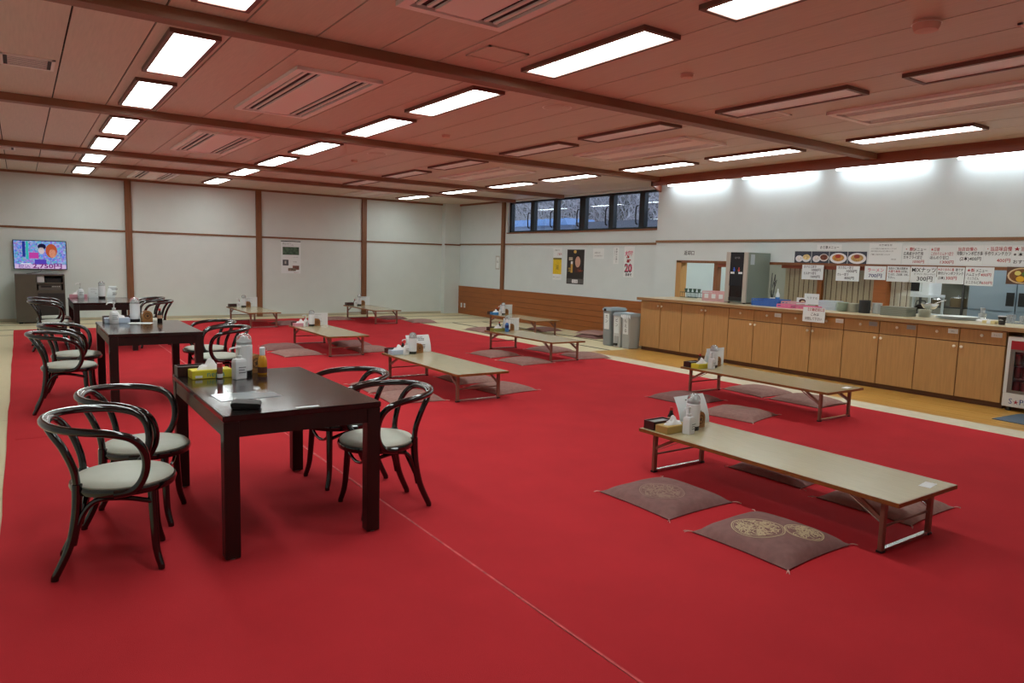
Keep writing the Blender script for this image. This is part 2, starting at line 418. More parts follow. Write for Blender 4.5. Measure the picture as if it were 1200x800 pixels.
LROW = {1.06: ('lit dark-table-row', True, 'lit ceiling lamps above the dark tables'), 3.455: ('lit low-table-row', True, 'lit ceiling lamps above the first row of low tables'),
        5.755: ('switched-off', False, 'switched-off ceiling lamps'), 8.03: ('lit counter-row', True, 'lit ceiling lamps nearest the counter')}
for X, (lab, lit, grp) in LROW.items():
    for y0, y1 in SLOTS:
        if not lit and y0 > 14: continue
        yc = (y0+y1)/2; bay = BAY(yc)
        half = '' if bay in ('first', 'second', 'sixth') else (', half nearer that wall' if y0 in (3.41, 7.2, 11.1) else ', half farther from that wall')
        t = empty('ceiling_lamp', (X, yc, ZC), 0, '%s ceiling lamp in %s bay from the back wall%s' % (lab, bay, half), 'ceiling lamp', grp)
        a, d = pl if lit else pu
        share('frame', a, t, (0, 0, 0)); share('diffuser', d, t, (0, 0, 0))
# cassette air conditioners
acf = MB()
W, L = .34, .99
for s_ in (-1, 1):
    acf.box(s_*W-.03, s_*W+.03, -L-.03, L+.03, -.028, 0); acf.box(-W-.03, W+.03, s_*L-.03, s_*L+.03, -.028, 0)
acf = acf.mesh('frame', M['ac'])
acp = MB().box(-.15, .15, -L+.05, L-.05, -.024, -.002).mesh('intake_panel', M['ac'])
acs = MB().box(-.085, .085, -L+.04, L-.04, -.008, -.002).mesh('air_slot', M['slot'])
acv = MB().box(-.012, .012, -L+.06, L-.06, -.022, -.01).mesh('louvre', M['ac'])
for X, Y, lab in ((2.255, 3.0, 'pinkish cassette air conditioner above the aisle'), (2.255, 6.85, 'pinkish cassette air conditioner above the aisle'), (2.255, 10.65, 'pinkish cassette air conditioner above the aisle'), (2.255, 15.8, 'pinkish cassette air conditioner above the aisle'),
                  (6.78, 3.05, 'pale counter-side cassette air conditioner'), (6.78, 6.85, 'pale counter-side cassette air conditioner'), (6.78, 10.75, 'pale counter-side cassette air conditioner'), (6.9, 15.9, 'pale counter-side cassette air conditioner')):
    t = empty('air_conditioner', (X, Y, ZC), 0, lab+' in %s bay from the back wall' % BAY(Y), 'air conditioner', 'ceiling air conditioners above the aisle' if X < 3 else 'ceiling air conditioners on the counter side')
    share('frame', acf, t, (0, 0, 0)); share('intake_panel', acp, t, (0, 0, 0))
    for s_ in (-1, 1):
        sl = share('air_slot', acs, t, (s_*.235, 0, 0))
        for q in (-.035, .035): share('louvre', acv, sl, (q, 0, 0))
def round_fit(x, y, rr, h, name, lab, cat, grp, m):
    t = empty(name, (x, y, ZC), 0, lab, cat, grp)
    MB().lathe([(rr, 0), (rr, -h*.5), (rr*.85, -h), (rr*.2, -h*1.05)], 24).build('cover', m, t, smooth=True)
    MB().ring(0, 0, -h*.3, rr, rr*1.12, 24).build('rim', M['ac'], t)
tan = mat('detector_tan', (222, 176, 154), .5)
round_fit(4.54, 2.27, .075, .055, 'smoke_detector', 'round tan smoke detector standing proud of the ceiling near the big lit lamp', 'smoke detector', None, tan)
for p in ((4.38, 4.0), (4.34, 7.79), (4.38, 10.79)): round_fit(*p, .05, .03, 'heat_detector', 'small round heat detector in %s ceiling bay from the back wall' % BAY(p[1]), 'detector', 'small round ceiling detectors', tan)
for p in ((4.37, 5.64), (4.36, 9.88)): round_fit(*p, .13, .012, 'ceiling_speaker', 'flat round loudspeaker cover in %s ceiling bay from the back wall' % BAY(p[1]), 'speaker', 'round ceiling speakers', M['ceil'])
def hatch(x0, x1, y0, y1, name, lab, cat, m, grille=False, grp=None):
    t = empty(name, ((x0+x1)/2, (y0+y1)/2, ZC), 0, lab, cat, grp); w = (x1-x0)/2; h = (y1-y0)/2; e = .012
    b = MB()
    for s_ in (-1, 1): b.box(s_*w-e, s_*w+e, -h-e, h+e, -.01, 0); b.box(-w-e, w+e, s_*h-e, s_*h+e, -.01, 0)
    b.build('frame', m, t); MB().box(-w+e, w-e, -h+e, h-e, -.006, 0).build('panel', M['ceil'] if not grille else M['slot'], t)
    if grille:
        n = 7
        for k in range(n): MB().box(-w+.04, w-.04, -h+.03+k*(2*h-.06)/(n-1)-.008, -h+.03+k*(2*h-.06)/(n-1)+.008, -.012, -.004).build('slat', m, t)
hatch(2.78, 3.1, 4.38, 4.68, 'access_hatch', 'square ceiling access hatch near the big aisle lamp', 'hatch', M['ceil'])
hatch(5.97, 6.25, 4.35, 4.68, 'access_hatch', 'square ceiling access hatch beside a switched-off lamp', 'hatch', M['ac'])
hatch(4.98, 5.42, 1.5, 1.94, 'access_hatch', 'pale framed ceiling access hatch near the smoke detector', 'hatch', M['ac'])
hatch(7.36, 7.76, 7.05, 7.44, 'access_hatch', 'square ceiling access hatch beside the lit counter lamps', 'hatch', M['ceil'])
hatch(-.06, .29, 7.02, 7.4, 'ceiling_vent', 'beige slatted ceiling vent before the second beam', 'vent', M['ac'], True)
hatch(-.3, 0, 13.4, 13.8, 'ceiling_vent', 'small beige slatted ceiling vent above the television side', 'vent', M['ac'], True)

# ------------------------------------------------------------------ high window and the view outside
w1 = struct(empty('window_1'), 'high band of dark framed windows onto bare branches')
Xg = XR+.1
b = MB().box(Xg-.04, Xg+.06, WY0, WY1, WZ0, WZ0+.04).box(Xg-.04, Xg+.06, WY0, WY1, WZ1-.04, WZ1).box(Xg-.04, Xg+.06, WY1-.08, WY1, WZ0, WZ1).box(Xg-.04, Xg+.06, WY0, WY0+.03, WZ0, WZ1)
b.build('window_frame', M['blackframe'], w1)
MY = [14.84, 13.92, 13.03, 12.08, 11.15, 10.26, WY0]
for k in range(1, 6):
    MB().box(Xg-.045, Xg+.06, MY[k]-(.1 if k == 3 else .07), MY[k]+(.07 if k != 3 else .09), WZ0+.04, WZ1-.04).build('mullion', M['blackframe'], w1)
    h = MB().tube(smooth_path([(Xg-.05, MY[k]+.10, 2.30), (Xg-.1, MY[k]+.10, 2.34), (Xg-.1, MY[k]+.10, 2.62), (Xg-.05, MY[k]+.10, 2.66)], 4), .014, 6).build('opening_lever', M['blackframe'], w1, smooth=True)
for k in range(6):
    MB().box(Xg, Xg+.006, MY[k+1]+.02, MY[k]-.02, WZ0+.03, WZ1-.03).build('pane', M['glass'], w1)
MB().box(XR-.03, XR+.2, WY0, WY1, WZ0-.03, WZ0).build('window_sill', M['trim'], w1)
# outside
hill = MB(); random.seed(11)
nx, ny = 14, 16
for j in range(ny+1):
    for i in range(nx+1):
        xx = 12.2+i*.9; yy = 10+j*1.1
        hill.v.append((xx, yy, -.3+max(0, (xx-13.4))*.95+random.uniform(-.25, .25)))
for j in range(ny):
    for i in range(nx): n = j*(nx+1)+i; hill.f.append((n, n+1, n+nx+2, n+nx+1))
struct(hill.build('ground_bank', mat('bank_soil', (70, 70, 66), .95, var=.35, vscale=3)), 'dark wooded bank outside the high window')
tw = MB(); random.seed(5)
def twig(p, d, L, rad, depth):
    pts = [p]; q = p.copy(); dd = d.copy()
    for k in range(4):
        dd = (dd+Vector((random.uniform(-.5, .5), random.uniform(-.5, .5), random.uniform(-.3, .3)))).normalized(); q = q+dd*L/4; pts.append(q.copy())
    tw.tube(pts, [rad*(1-.15*k) for k in range(5)], 3, False)
    if depth:
        for k in range(3): twig(pts[random.randint(1, 4)], (dd+Vector((random.uniform(-1, 1), random.uniform(-1, 1), random.uniform(-.4, .8)))).normalized(), L*.7, rad*.6, depth-1)
for k in range(330):
    xx = random.uniform(14.2, 17.2); yy = random.uniform(12, 22.5); zz = -.3+max(0, xx-13.4)*.95
    twig(Vector((xx, yy, zz+random.uniform(.2, 1.6))), Vector((random.uniform(-.6, .2), random.uniform(-.6, .6), 1)).normalized(), random.uniform(.8, 1.5), .022, 2)
tg = tw.build('bare_branches', mat('frosty_twigs', (176, 172, 176), .9, var=.3, vscale=4)); tag(tg, 'tangle of bare pale branches outside the high window', 'branches', None, 'stuff')
sh = empty('outdoor_shed', (12.4, 16.6, 0), 0, 'low blue-roofed lean-to outside the high window', 'shed')
MB().box(-.3, .5, -1.8, 2.6, 0, 2.5).build('shed_wall', mat('shed_grey', (120, 130, 150), .8), sh)
rf = MB()
for k in range(15):
    y0 = -1.8+k*.29; rf.prism([(y0, 2.5), (y0+.29, 2.5), (y0+.145, 2.68)], -.45, .6, 'x')
rf.build('ridged_roof', mat('roof_blue', (104, 138, 184), .5), sh)
e2 = empty('eave_beam', (12.3, 14.0, 0), 0, 'grey eave beam crossing low outside the high window', 'beam')
MB().box(-.15, .15, -3.3, .7, 2.3, 2.56).build('board', mat('eave_grey', (96, 98, 108), .7), e2); 
for yy in (-3.2, .6): MB().box(-.06, .06, yy-.06, yy+.06, 0, 2.28).build('post', mat('eave_grey', (96, 96, 102), .7), e2)

# ------------------------------------------------------------------ bentwood armchairs
def make_chair():
    t = empty('bentwood_armchair')
    ZS = .412; SX = .03
    MB().lathe([(.19, ZS-.038), (.222, ZS-.032), (.229, ZS-.012), (.225, ZS), (.21, ZS)], 36, (SX, 0, 0)).build('seat_frame', M['lacquer'], t, smooth=True)
    MB().lathe([(.213, ZS-.002), (.216, ZS+.008), (.207, ZS+.019), (.165, ZS+.027), (.08, ZS+.031), (.01, ZS+.032)], 36, (SX, 0, 0)).build('seat_cushion', M['cream'], t, smooth=True)
    for s_ in (-1, 1):
        p = smooth_path([(.15, s_*.135, ZS-.02), (.155, s_*.15, .25), (.163, s_*.165, .1), (.183, s_*.18, .012)], 5)+[Vector((.183, s_*.18, 0))]
        MB().tube(p, [lerp(.0215, .015, k/(len(p)-1)) for k in range(len(p))], 10).build('leg', M['lacquer'], t, smooth=True)
        p = smooth_path([(-.15, s_*.135, ZS+.02), (-.157, s_*.138, .3), (-.187, s_*.143, .15), (-.248, s_*.15, .012)], 5)+[Vector((-.248, s_*.15, 0))]
        MB().tube(p, [lerp(.023, .0165, k/(len(p)-1)) for k in range(len(p))], 10).build('leg', M['lacquer'], t, smooth=True)
    # back arch: inverted U continuing the rear legs, leaning back to the hoop
    half = [(-.15, .135, ZS), (-.16, .14, .50), (-.195, .148, .60), (-.235, .135, .665), (-.262, .085, .698)]
    arch = [(x, -y, z) for x, y, z in half]+[(-.27, 0, .706)]+[(x, y, z) for x, y, z in reversed(half)]
    MB().tube(smooth_path(arch, 5), .017, 10).build('back_arch', M['lacquer'], t, smooth=True)
    # hoop: wraps round the back, runs forward as arms and curls down to the seat rim
    h2 = [(.0, .218, ZS-.02), (.075, .222, ZS-.008), (.118, .23, ZS+.045), (.134, .246, ZS+.12), (.12, .262, ZS+.195), (.078, .275, ZS+.245), (.0, .28, ZS+.272), (-.11, .264, ZS+.285), (-.205, .208, ZS+.292), (-.265, .118, ZS+.298)]
    hoop = [(x, -y, z) for x, y, z in h2]+[(-.288, 0, ZS+.3)]+[(x, y, z) for x, y, z in reversed(h2)]
    MB().tube(smooth_path(hoop, 5), .0185, 10).build('arm_hoop', M['lacquer'], t, smooth=True)
    # bent braces under the seat
    a = []
    for k in range(9):
        q = PI*k/8; a.append((.155, -.14*math.cos(q), ZS-.035-.085*math.sin(q)))
    MB().tube(a, .0095, 8).build('brace', M['lacquer'], t, smooth=True)
    for s_ in (-1, 1):
        p = smooth_path([(.155, s_*.15, ZS-.09), (.03, s_*.165, ZS-.055), (-.08, s_*.16, ZS-.06), (-.14, s_*.145, ZS-.14), (-.17, s_*.143, ZS-.26)], 5)
        MB().tube(p, .012, 8).build('brace', M['lacquer'], t, smooth=True)
    p = smooth_path([(-.19, -.143, .14), (-.14, -.11, .27), (-.125, 0, ZS-.05), (-.14, .11, .27), (-.19, .143, .14)], 5)
    MB().tube(p, .012, 8).build('brace', M['lacquer'], t, smooth=True)
    return t
D1n, D2n, D3n = 'the dark table with the black wallet', 'the middle one of the three dark tables', 'the dark table closest to the television'
CH = [(.34, 3.76, -9, 'black bentwood armchair at the wallet end of the dark table, backing the tatami strip'),
      (.51, 4.33, -20, 'black bentwood armchair by the yellow tissue box, angled towards the dark table'),
      (1.735, 3.84, 180, 'black bentwood armchair on the carpet seam, pulled out from the wallet table'),
      (1.73, 4.45, 183, 'black bentwood armchair tucked beside the wallet table, far from the wallet'),
      (.31, 7.63, -4, 'bentwood armchair at bare end of the middle dark table, its back to the tatami strip'),
      (.41, 8.42, -8, 'bentwood armchair beside the pump bottle of the middle dark table, back to tatami strip'),
      (1.68, 7.75, 178, 'bentwood armchair at bare end of the middle dark table, on its low-table side'),
      (1.70, 8.45, 184, 'bentwood armchair by the soy bottle of the middle dark table, on its low-table side'),
      (.36, 12.25, -3, 'bentwood armchair at bare end of the television-side dark table, back to tatami strip'),
      (.37, 13.0, -6, 'bentwood armchair beside the pink tissue box of the television-side dark table'),
      (1.66, 12.2, 180, 'bentwood armchair at bare end of the television-side dark table, on its low-table side'),
      (1.66, 13.0, 176, 'bentwood armchair by the menus of the television-side dark table, on its low-table side')]
chair = make_chair()
CARPZ = .0095
for i, (x, y, a, lab) in enumerate(CH):
    o = chair if i == 0 else copy_tree(chair)
    o.location = (x, y, .0112); o.rotation_euler = (0, 0, R_(a)); tag(o, lab, 'chair', 'bentwood armchairs at the dark tables')

# ------------------------------------------------------------------ dark tables
def make_dark():
    t = empty('dining_table'); W, L, H = .405, .68, .72
    MB().box(-W, W, -L, L, H-.03, H).build('tabletop', M['dark'], t, bevel=.004)
    for sx in (-1, 1):
        for sy in (-1, 1):
            x, y = sx*(W-.04), sy*(L-.04)
            lg = MB().box(x-.036, x+.036, y-.036, y+.036, .006, H-.031).build('leg', M['darkleg'], t, bevel=.003)
            MB().lathe([(.025, 0), (.025, .006)], 10, (x, y, 0)).build('foot_pad', M['greyl'], lg)
    for s_ in (-1, 1):
        MB().box(-W+.077, W-.077, s_*(L-.02)-.011, s_*(L-.02)+.011, H-.11, H-.031).build('apron', M['darkleg'], t)
        MB().box(s_*(W-.02)-.011, s_*(W-.02)+.011, -L+.077, L-.077, H-.11, H-.031).build('apron', M['darkleg'], t)
    return t
dt = make_dark()
DT = [(1.165, 4.155, 'dark brown wooden dining table with a black wallet and a yellow tissue box on it'), (1.04, 8.03, 'dark brown wooden dining table with a pale blue tissue box, middle of three'), (1.0, 12.45, 'dark brown wooden dining table closest to the television')]
for i, (x, y, lab) in enumerate(DT):
    o = dt if i == 0 else copy_tree(dt); o.location = (x, y, .0088); tag(o, lab, 'table', 'dark dining tables')
ZD = .7292

# ------------------------------------------------------------------ low folding tables
ZL = .31
def make_low():
    t = empty('low_folding_table'); W, L = .315, .93
    MB().box(-W, W, -L, L, ZL-.0235, ZL).build('tabletop', M['laminate'], t)
    b = MB()
    for s_ in (-1, 1):
        b.box(s_*W, s_*(W+.006), -L-.006, L+.006, ZL-.024, ZL-.001); b.box(-W, W, s_*L, s_*(L+.006), ZL-.024, ZL-.001)
    b.build('edge_band', M['edge'], t)
    for e in (-1, 1):
        y = e*(L-.1)
        f_ = empty('leg_frame'); f_.parent = t
        for s_ in (-1, 1):
            MB().box(s_*.255-.017, s_*.255+.017, y-.012, y+.012, .006, ZL-.024).build('leg', M['brownmetal'], f_, bevel=.002)
            MB().bar((s_*.255, y-e*.01, ZL-.13), (s_*.235, y-e*.19, ZL-.028), .016, .02).build('folding_strut', M['brownmetal'], f_)
            MB().bar((s_*.255, y-e*.01, ZL-.15), (s_*.24, y-e*.24, ZL-.03), .006, .008).build('lock_rod', M['steel'], f_)
            MB().box(s_*.255-.02, s_*.255+.02, y-.016, y+.016, .0, .012).build('foot_cap', M['blackpl'], f_)
        MB().box(-.24, .24, y-.012, y+.012, .002, .02).build('foot_bar', M['steel'], f_)
        MB().tube([(-.245, y-e*.008, .135), (.245, y-e*.008, .135)], .007, 8).build('cross_bar', M['brownmetal'], f_, smooth=True)
    return t
LT = dict(A=(3.985, 2.685, 'low folding table with a beige tissue box and a curved menu, between embroidered cushions', .007), B=(6.71, 4.75, 'low folding table alongside the serving counter', .007), C=(3.98, 7.17, 'low folding table level with the middle dark table', .007),
          D=(6.75, 9.15, 'low folding table with a blue bottle, near the waste bins', .007), E=(8.78, 12.3, 'low folding table on the tatami by the wood-panelled wall', 0.0015), F=(3.99, 10.93, 'low folding table with a pink tissue box, level with the television-side dark table', .007),
          G=(4.03, 15.5, 'low folding table before the middle post of the back wall', .007), H=(6.75, 15.55, 'low folding table before the post closest to the corner column', .007))
lowp = make_low()
LOW = {}
for i, (k, (x, y, lab, z)) in enumerate(LT.items()):
    o = lowp if i == 0 else copy_tree(lowp); o.location = (x, y, z+.0015); tag(o, lab, 'low table', 'low folding tables'); LOW[k] = o

# ------------------------------------------------------------------ floor cushions
def zh(u, v, T):          # puffed height over the unit square
    a = max(0, 1-abs(u)**3.2); b = max(0, 1-abs(v)**3.2); return T*(a*b)**.55
def make_zab(m, T=.052, seed=1, pat=None, W=.3, L=.3):
    t = empty('floor_cushion'); random.seed(seed); N = 16; b = MB()
    wr_ = [(random.uniform(0, 6.28), random.uniform(2, 5), random.uniform(2, 5)) for _ in range(4)]
    def H(u, v):
        return .006+zh(u, v, T)+sum(.0016*math.sin(p+a_*u*2+b_*v*2) for p, a_, b_ in wr_)*min(1, 2*(1-max(abs(u), abs(v))))
    def pinch(u, v):
        k = 1-.045*(1-abs(v)**2)*abs(u)**6; k2 = 1-.045*(1-abs(u)**2)*abs(v)**6; return u*W*k, v*L*k2
    for j in range(N+1):
        for i in range(N+1):
            u, v = -1+2*i/N, -1+2*j/N; x, y = pinch(u, v); b.v.append((x, y, H(u, v)))
    for j in range(N):
        for i in range(N): n = j*(N+1)+i; b.f.append((n, n+1, n+N+2, n+N+1))
    rim = [i for i in range(N+1)]+[j*(N+1)+N for j in range(1, N+1)]+[N*(N+1)+i for i in range(N-1, -1, -1)]+[j*(N+1) for j in range(N-1, 0, -1)]
    n0 = len(b.v)
    for i in rim: v = b.v[i]; b.v.append((v[0]*.985, v[1]*.985, .0))
    for k in range(len(rim)): k2 = (k+1) % len(rim); b.f.append((rim[k], n0+k, n0+k2, rim[k2]))
    b.f.append(tuple(n0+k for k in reversed(range(len(rim)))))
    b.build('cover', m, t, smooth=True)
    for su in (-1, 1):
        for sv in (-1, 1):
            x, y = su*W, sv*L
            q = MB()
            for k in range(3):
                d = Vector((su*random.uniform(.3, 1), sv*random.uniform(.3, 1), 0)).normalized()*random.uniform(.025, .045)
                q.tube([(x*.99, y*.99, .008), (x+d.x*.5, y+d.y*.5, .009), (x+d.x, y+d.y+random.uniform(-.01, .01), .004)], .002, 4)
            q.build('tassel', M['tassel'], t)
    def drape(px, py): return H(px/W, py/L)+.0012
    def ribbon(q, pts, w):
        n = len(q.v); k = len(pts)
        for i, (px, py) in enumerate(pts):
            a = pts[max(i-1, 0)]; c = pts[min(i+1, k-1)]; dx, dy = c[0]-a[0], c[1]-a[1]; l = math.hypot(dx, dy) or 1; nx_, ny_ = -dy/l*w/2, dx/l*w/2
            q.v.append((px+nx_, py+ny_, drape(px, py))); q.v.append((px-nx_, py-ny_, drape(px, py)))
        for i in range(k-1): q.f.append((n+2*i, n+2*i+1, n+2*i+3, n+2*i+2))
    if pat:
        q = MB()
        for (cx, cy, rr) in pat[0]:
            for r2, w in ((rr, .006), (rr*.93, .003)):
                ribbon(q, [(cx+r2*math.cos(2*PI*i/40), cy+r2*math.sin(2*PI*i/40)) for i in range(41)], w)
            for k in range(int(6500*rr*rr)):          # scrolling vine strokes filling the disc
                a = random.uniform(0, 6.28); d = rr*.84*math.sqrt(random.random()); sx, sy = cx+d*math.cos(a), cy+d*math.sin(a); th = random.uniform(0, 6.28); cv = random.choice((-1, 1))*random.uniform(14, 34); pts = []
                for s2 in range(9):
                    if math.hypot(sx-cx, sy-cy) < rr*.9: pts.append((sx, sy))
                    sx += .008*math.cos(th); sy += .008*math.sin(th); th += cv*.012
                if len(pts) > 3: ribbon(q, pts, .0065)
        q.build('embroidery', pat[1], t)
    return t
ZP = [make_zab(M['zab'], .06, 1), make_zab(M['zab2'], .055, 2), make_zab(M['zab'], .068, 3, ([(-.075, .03, .14), (.1, -.14, .1)], M['gold'])), make_zab(M['zab'], .06, 4, ([(-.07, -.03, .14)], M['golddull'])), make_zab(M['zab2'], .055, 5, ([(.05, .02, .1)], M['golddull']))]
used = [False]*len(ZP)
def zab(i, x, y, a, lab, grp, z=.0092):
    o = ZP[i] if not used[i] else copy_tree(ZP[i]); used[i] = True
    o.location = (x, y, z); o.rotation_euler = (0, 0, R_(a)); tag(o, lab, 'floor cushion', grp); return o
AG = 'cushions around the low tables'
zab(3, 3.375, 3.07, 1, 'brown floor cushion with one faint round embroidery beside the beige tissue table', AG)
zab(2, 3.365, 2.28, 2, 'brown floor cushion with two bold pale embroidered medallions', AG)
zab(0, 4.62, 3.03, 2, 'plain brown cushion tucked under the beige tissue table, by its menu end', AG)
zab(4, 4.56, 2.27, 2, 'brown floor cushion half under the beige tissue table, by its white price sticker end', AG)
zab(4, 5.98, 4.53, 12, 'brown cushion by the bare end of the counter-side table, away from the counter', AG)
zab(0, 6.12, 5.35, 4, 'brown cushion by the tissue box end of the counter-side table, away from the counter', AG)
zab(1, 7.33, 5.27, -4, 'faded cushion between the counter-side low table and the counter, by its menu end', AG)
zab(4, 7.33, 4.62, 3, 'faded cushion between the counter-side low table and the counter, by its bare end', AG)
TL = {'C': ('the pale blue tissue table', 6.78, 7.5), 'F': ('the pink tissue table', 10.6, 11.35), 'D': ('the blue bottle table', 8.5, 9.35)}
for k, (ph, ya, ybb) in TL.items():
    X = LT[k][0]; random.seed(ord(k))
    for dx, sd in ((-.6, 'dark-table'), (.6, 'counter')):
        if k == 'D' and dx > 0: pos = ((X+.62, 9.48, 10), (X+.67, 8.62, -6))
        else: pos = ((X+dx, ya, random.uniform(-5, 8)), (X+dx*.97, ybb, random.uniform(-8, 5)))
        for n, (cx, cy, a) in enumerate(pos):
            zab((1, 4)[n] if k != 'F' else (1, 0)[n], cx, cy, a, 'faded floor cushion on the %s side of %s, %s end' % (sd, ph, ('bare', 'condiment')[n if not (k == 'D' and dx > 0) else 1-n]), AG)
zab(1, 8.1, 12.75, 3, 'brown floor cushion overlapping the carpet edge beside the panelled-wall table, condiment end', AG)
zab(1, 8.08, 12.05, -4, 'brown floor cushion overlapping the carpet edge beside the panelled-wall table, bare end', AG)
zab(0, 9.46, 12.4, 0, 'brown floor cushion between the low table and the wood-panelled wall', AG, .002)
zab(0, 9.62, 10.9, 5, 'brown floor cushion lying beside the waste bins, lower of two', AG, .002)
zab(1, 9.66, 10.93, 12, 'brown floor cushion lying beside the waste bins, on top of another', AG, .069)
zab(0, 4.7, 15.25, 4, 'brown floor cushion beside the low table at the middle wall post, on its counter side', AG)
zab(1, 6.12, 16.1, -5, 'brown floor cushion on the dark-table side of the low table at the corner post', AG)
zab(0, 7.45, 15.95, 6, 'brown floor cushion on the corner side of the low table at the corner post', AG)
zab(1, 7.75, 14.95, -8, 'brown floor cushion at the carpet edge towards the room corner', AG)

# ------------------------------------------------------------------ things on the tables
def chop_box(x, y, z, a, lab, w=.23):
    t = empty('chopstick_box', (x, y, z), R_(a), lab, 'box', 'chopstick boxes on the tables')
    b = MB().box(-w/2, w/2, -.05, .05, 0, .006)
    for s_ in (-1, 1): b.box(-w/2, w/2, s_*.046-.004, s_*.046+.004, 0, .062); b.box(s_*(w/2-.004)-.004, s_*(w/2-.004)+.004, -.05, .05, 0, .062)
    b.build('box_body', M['boxwood'], t)
    MB().box(-w/2+.009, w/2-.009, -.041, .041, .03, .052).build('chopstick_packets', M['boxin'], t); return t
def tissue_box(x, y, z, a, m, lab, printed=None):
    t = empty('tissue_box', (x, y, z), R_(a), lab, 'tissue box', 'tissue boxes on the tables')
    MB().box(-.118, .118, -.057, .057, 0, .052).build('carton', m, t, bevel=.003)
    b = MB(); random.seed(int(x*31+y*7))
    N = 9
    for j in range(N+1):
        for i in range(N+1):
            u, v = -1+2*i/N, -1+2*j/N
            hgt = .055*max(0, 1-abs(u)**1.5)*max(0, 1-abs(v))**.7
            b.v.append((u*.07+.01*math.sin(v*3+j), v*.03*(1+.3*u), .052+hgt*(1+.4*math.sin(i*1.7))+random.uniform(0, .006)*(hgt > .002)))
    for j in range(N):
        for i in range(N): n = j*(N+1)+i; b.f.append((n, n+1, n+N+2, n+N+1))
    b.build('tissue', M['tissue'], t, smooth=True)
    if printed:
        ob = text(printed, .05, M['teal'], t, -.035, -.0585, 0); ob.rotation_euler = (PI/2, 0, 0); ob.location = (-.035, -.0585, .012)
        MB().box(-.1, -.06, -.0583, -.0575, .008, .022).build('printed_patch', M['white'], t)
    return t
def sanitizer(x, y, z, a, lab, square=True, s=1.0, body=None, clear_top=True):
    t = empty('pump_bottle', (x, y, z), R_(a), lab, 'pump bottle', 'pump bottles on the tables')
    if square: MB().lathe([(.045, 0), (.048, .004), (.048, .105), (.042, .122), (.016, .127)], 4, ang=PI/4, sx=1, sy=.86).build('bottle', body or M['white'], t, bevel=.006)
    else: MB().lathe([(.034, 0), (.038, .004), (.038, .09), (.03, .112), (.014, .12)], 18, sy=.75).build('bottle', body or M['white'], t, smooth=True)
    pp = MB().lathe([(.015, .122), (.016, .142), (.006, .145), (.006, .178), (.013, .18), (.014, .192), (.008, .197)], 12).build('pump_head', M['white'] if not clear_top else M['greyl'], t, smooth=True)
    MB().tube([(0, 0, .188), (-.03, 0, .191), (-.055, 0, .186), (-.06, 0, .172)], .0055, 8).build('nozzle', M['white'], pp, smooth=True)
    q = MB()
    for k in range(3): q.box(-.022, .022 - .008*(k == 1), -.0425 if square else -.0305, -.0415 if square else -.0285, .04+k*.016, .045+k*.016)
    q.build('label_print', M['inkgrey'], t)
    t.scale = (s, s, s); return t
def thermos(x, y, z, lab, cat='dispenser'):
    t = empty('domed_dispenser', (x, y, z), 0, lab, cat, 'domed white dispensers on the tables')
    MB().lathe([(.046, 0), (.048, .003), (.048, .028), (.044, .03)], 24).build('base', M['blackpl'], t, smooth=True)
    MB().lathe([(.046, .03), (.05, .034), (.05, .19), (.047, .193)], 24).build('body', M['white'], t, smooth=True)
    MB().lathe([(.046, .192), (.047, .196), (.047, .225), (.042, .245), (.028, .26), (.01, .266)], 24).build('dome_cap', M['clear'], t, smooth=True)
    MB().lathe([(.036, .194), (.036, .212), (.02, .225), (.015, .238), (.006, .24)], 16).build('inner_cup', M['greyl'], t, smooth=True)
    return t
def wood_stand(x, y, z, a, lab, star=True):
    t = empty('napkin_stand', (x, y, z), R_(a), lab, 'napkin stand', 'round-topped wooden napkin stands')
    w = .052; pol = [(-w, 0), (w, 0)]+[(w*math.cos(PI*k/12), .068+w*math.sin(PI*k/12)) for k in range(13)]
    for s_ in (-1, 1): MB().prism(pol, s_*.026-.005, s_*.026+.005, 'y').build('side_board', M['stand'], t)
    MB().box(-w, w, -.021, .021, 0, .012).build('base_board', M['stand'], t)
    MB().box(-.044, .044, -.014, .014, .012, .1).build('napkins', M['tissue'], t)
    q = MB().ring(0, 0, 0, .026, .031, 24).ring(0, 0, 0, .034, .0365, 24)
    pts = [((.022 if k % 2 == 0 else .009)*math.cos(PI/2+k*PI/5), (.022 if k % 2 == 0 else .009)*math.sin(PI/2+k*PI/5)) for k in range(10)]
    n = len(q.v); q.v += [(px, py, 0) for px, py in pts]; q.f.append(tuple(n+k for k in range(10)))
    o = q.build('burnt_star_mark', M['standink'], t); o.rotation_euler = (PI/2, 0, 0); o.location = (0, -.0314, .062)
    return t
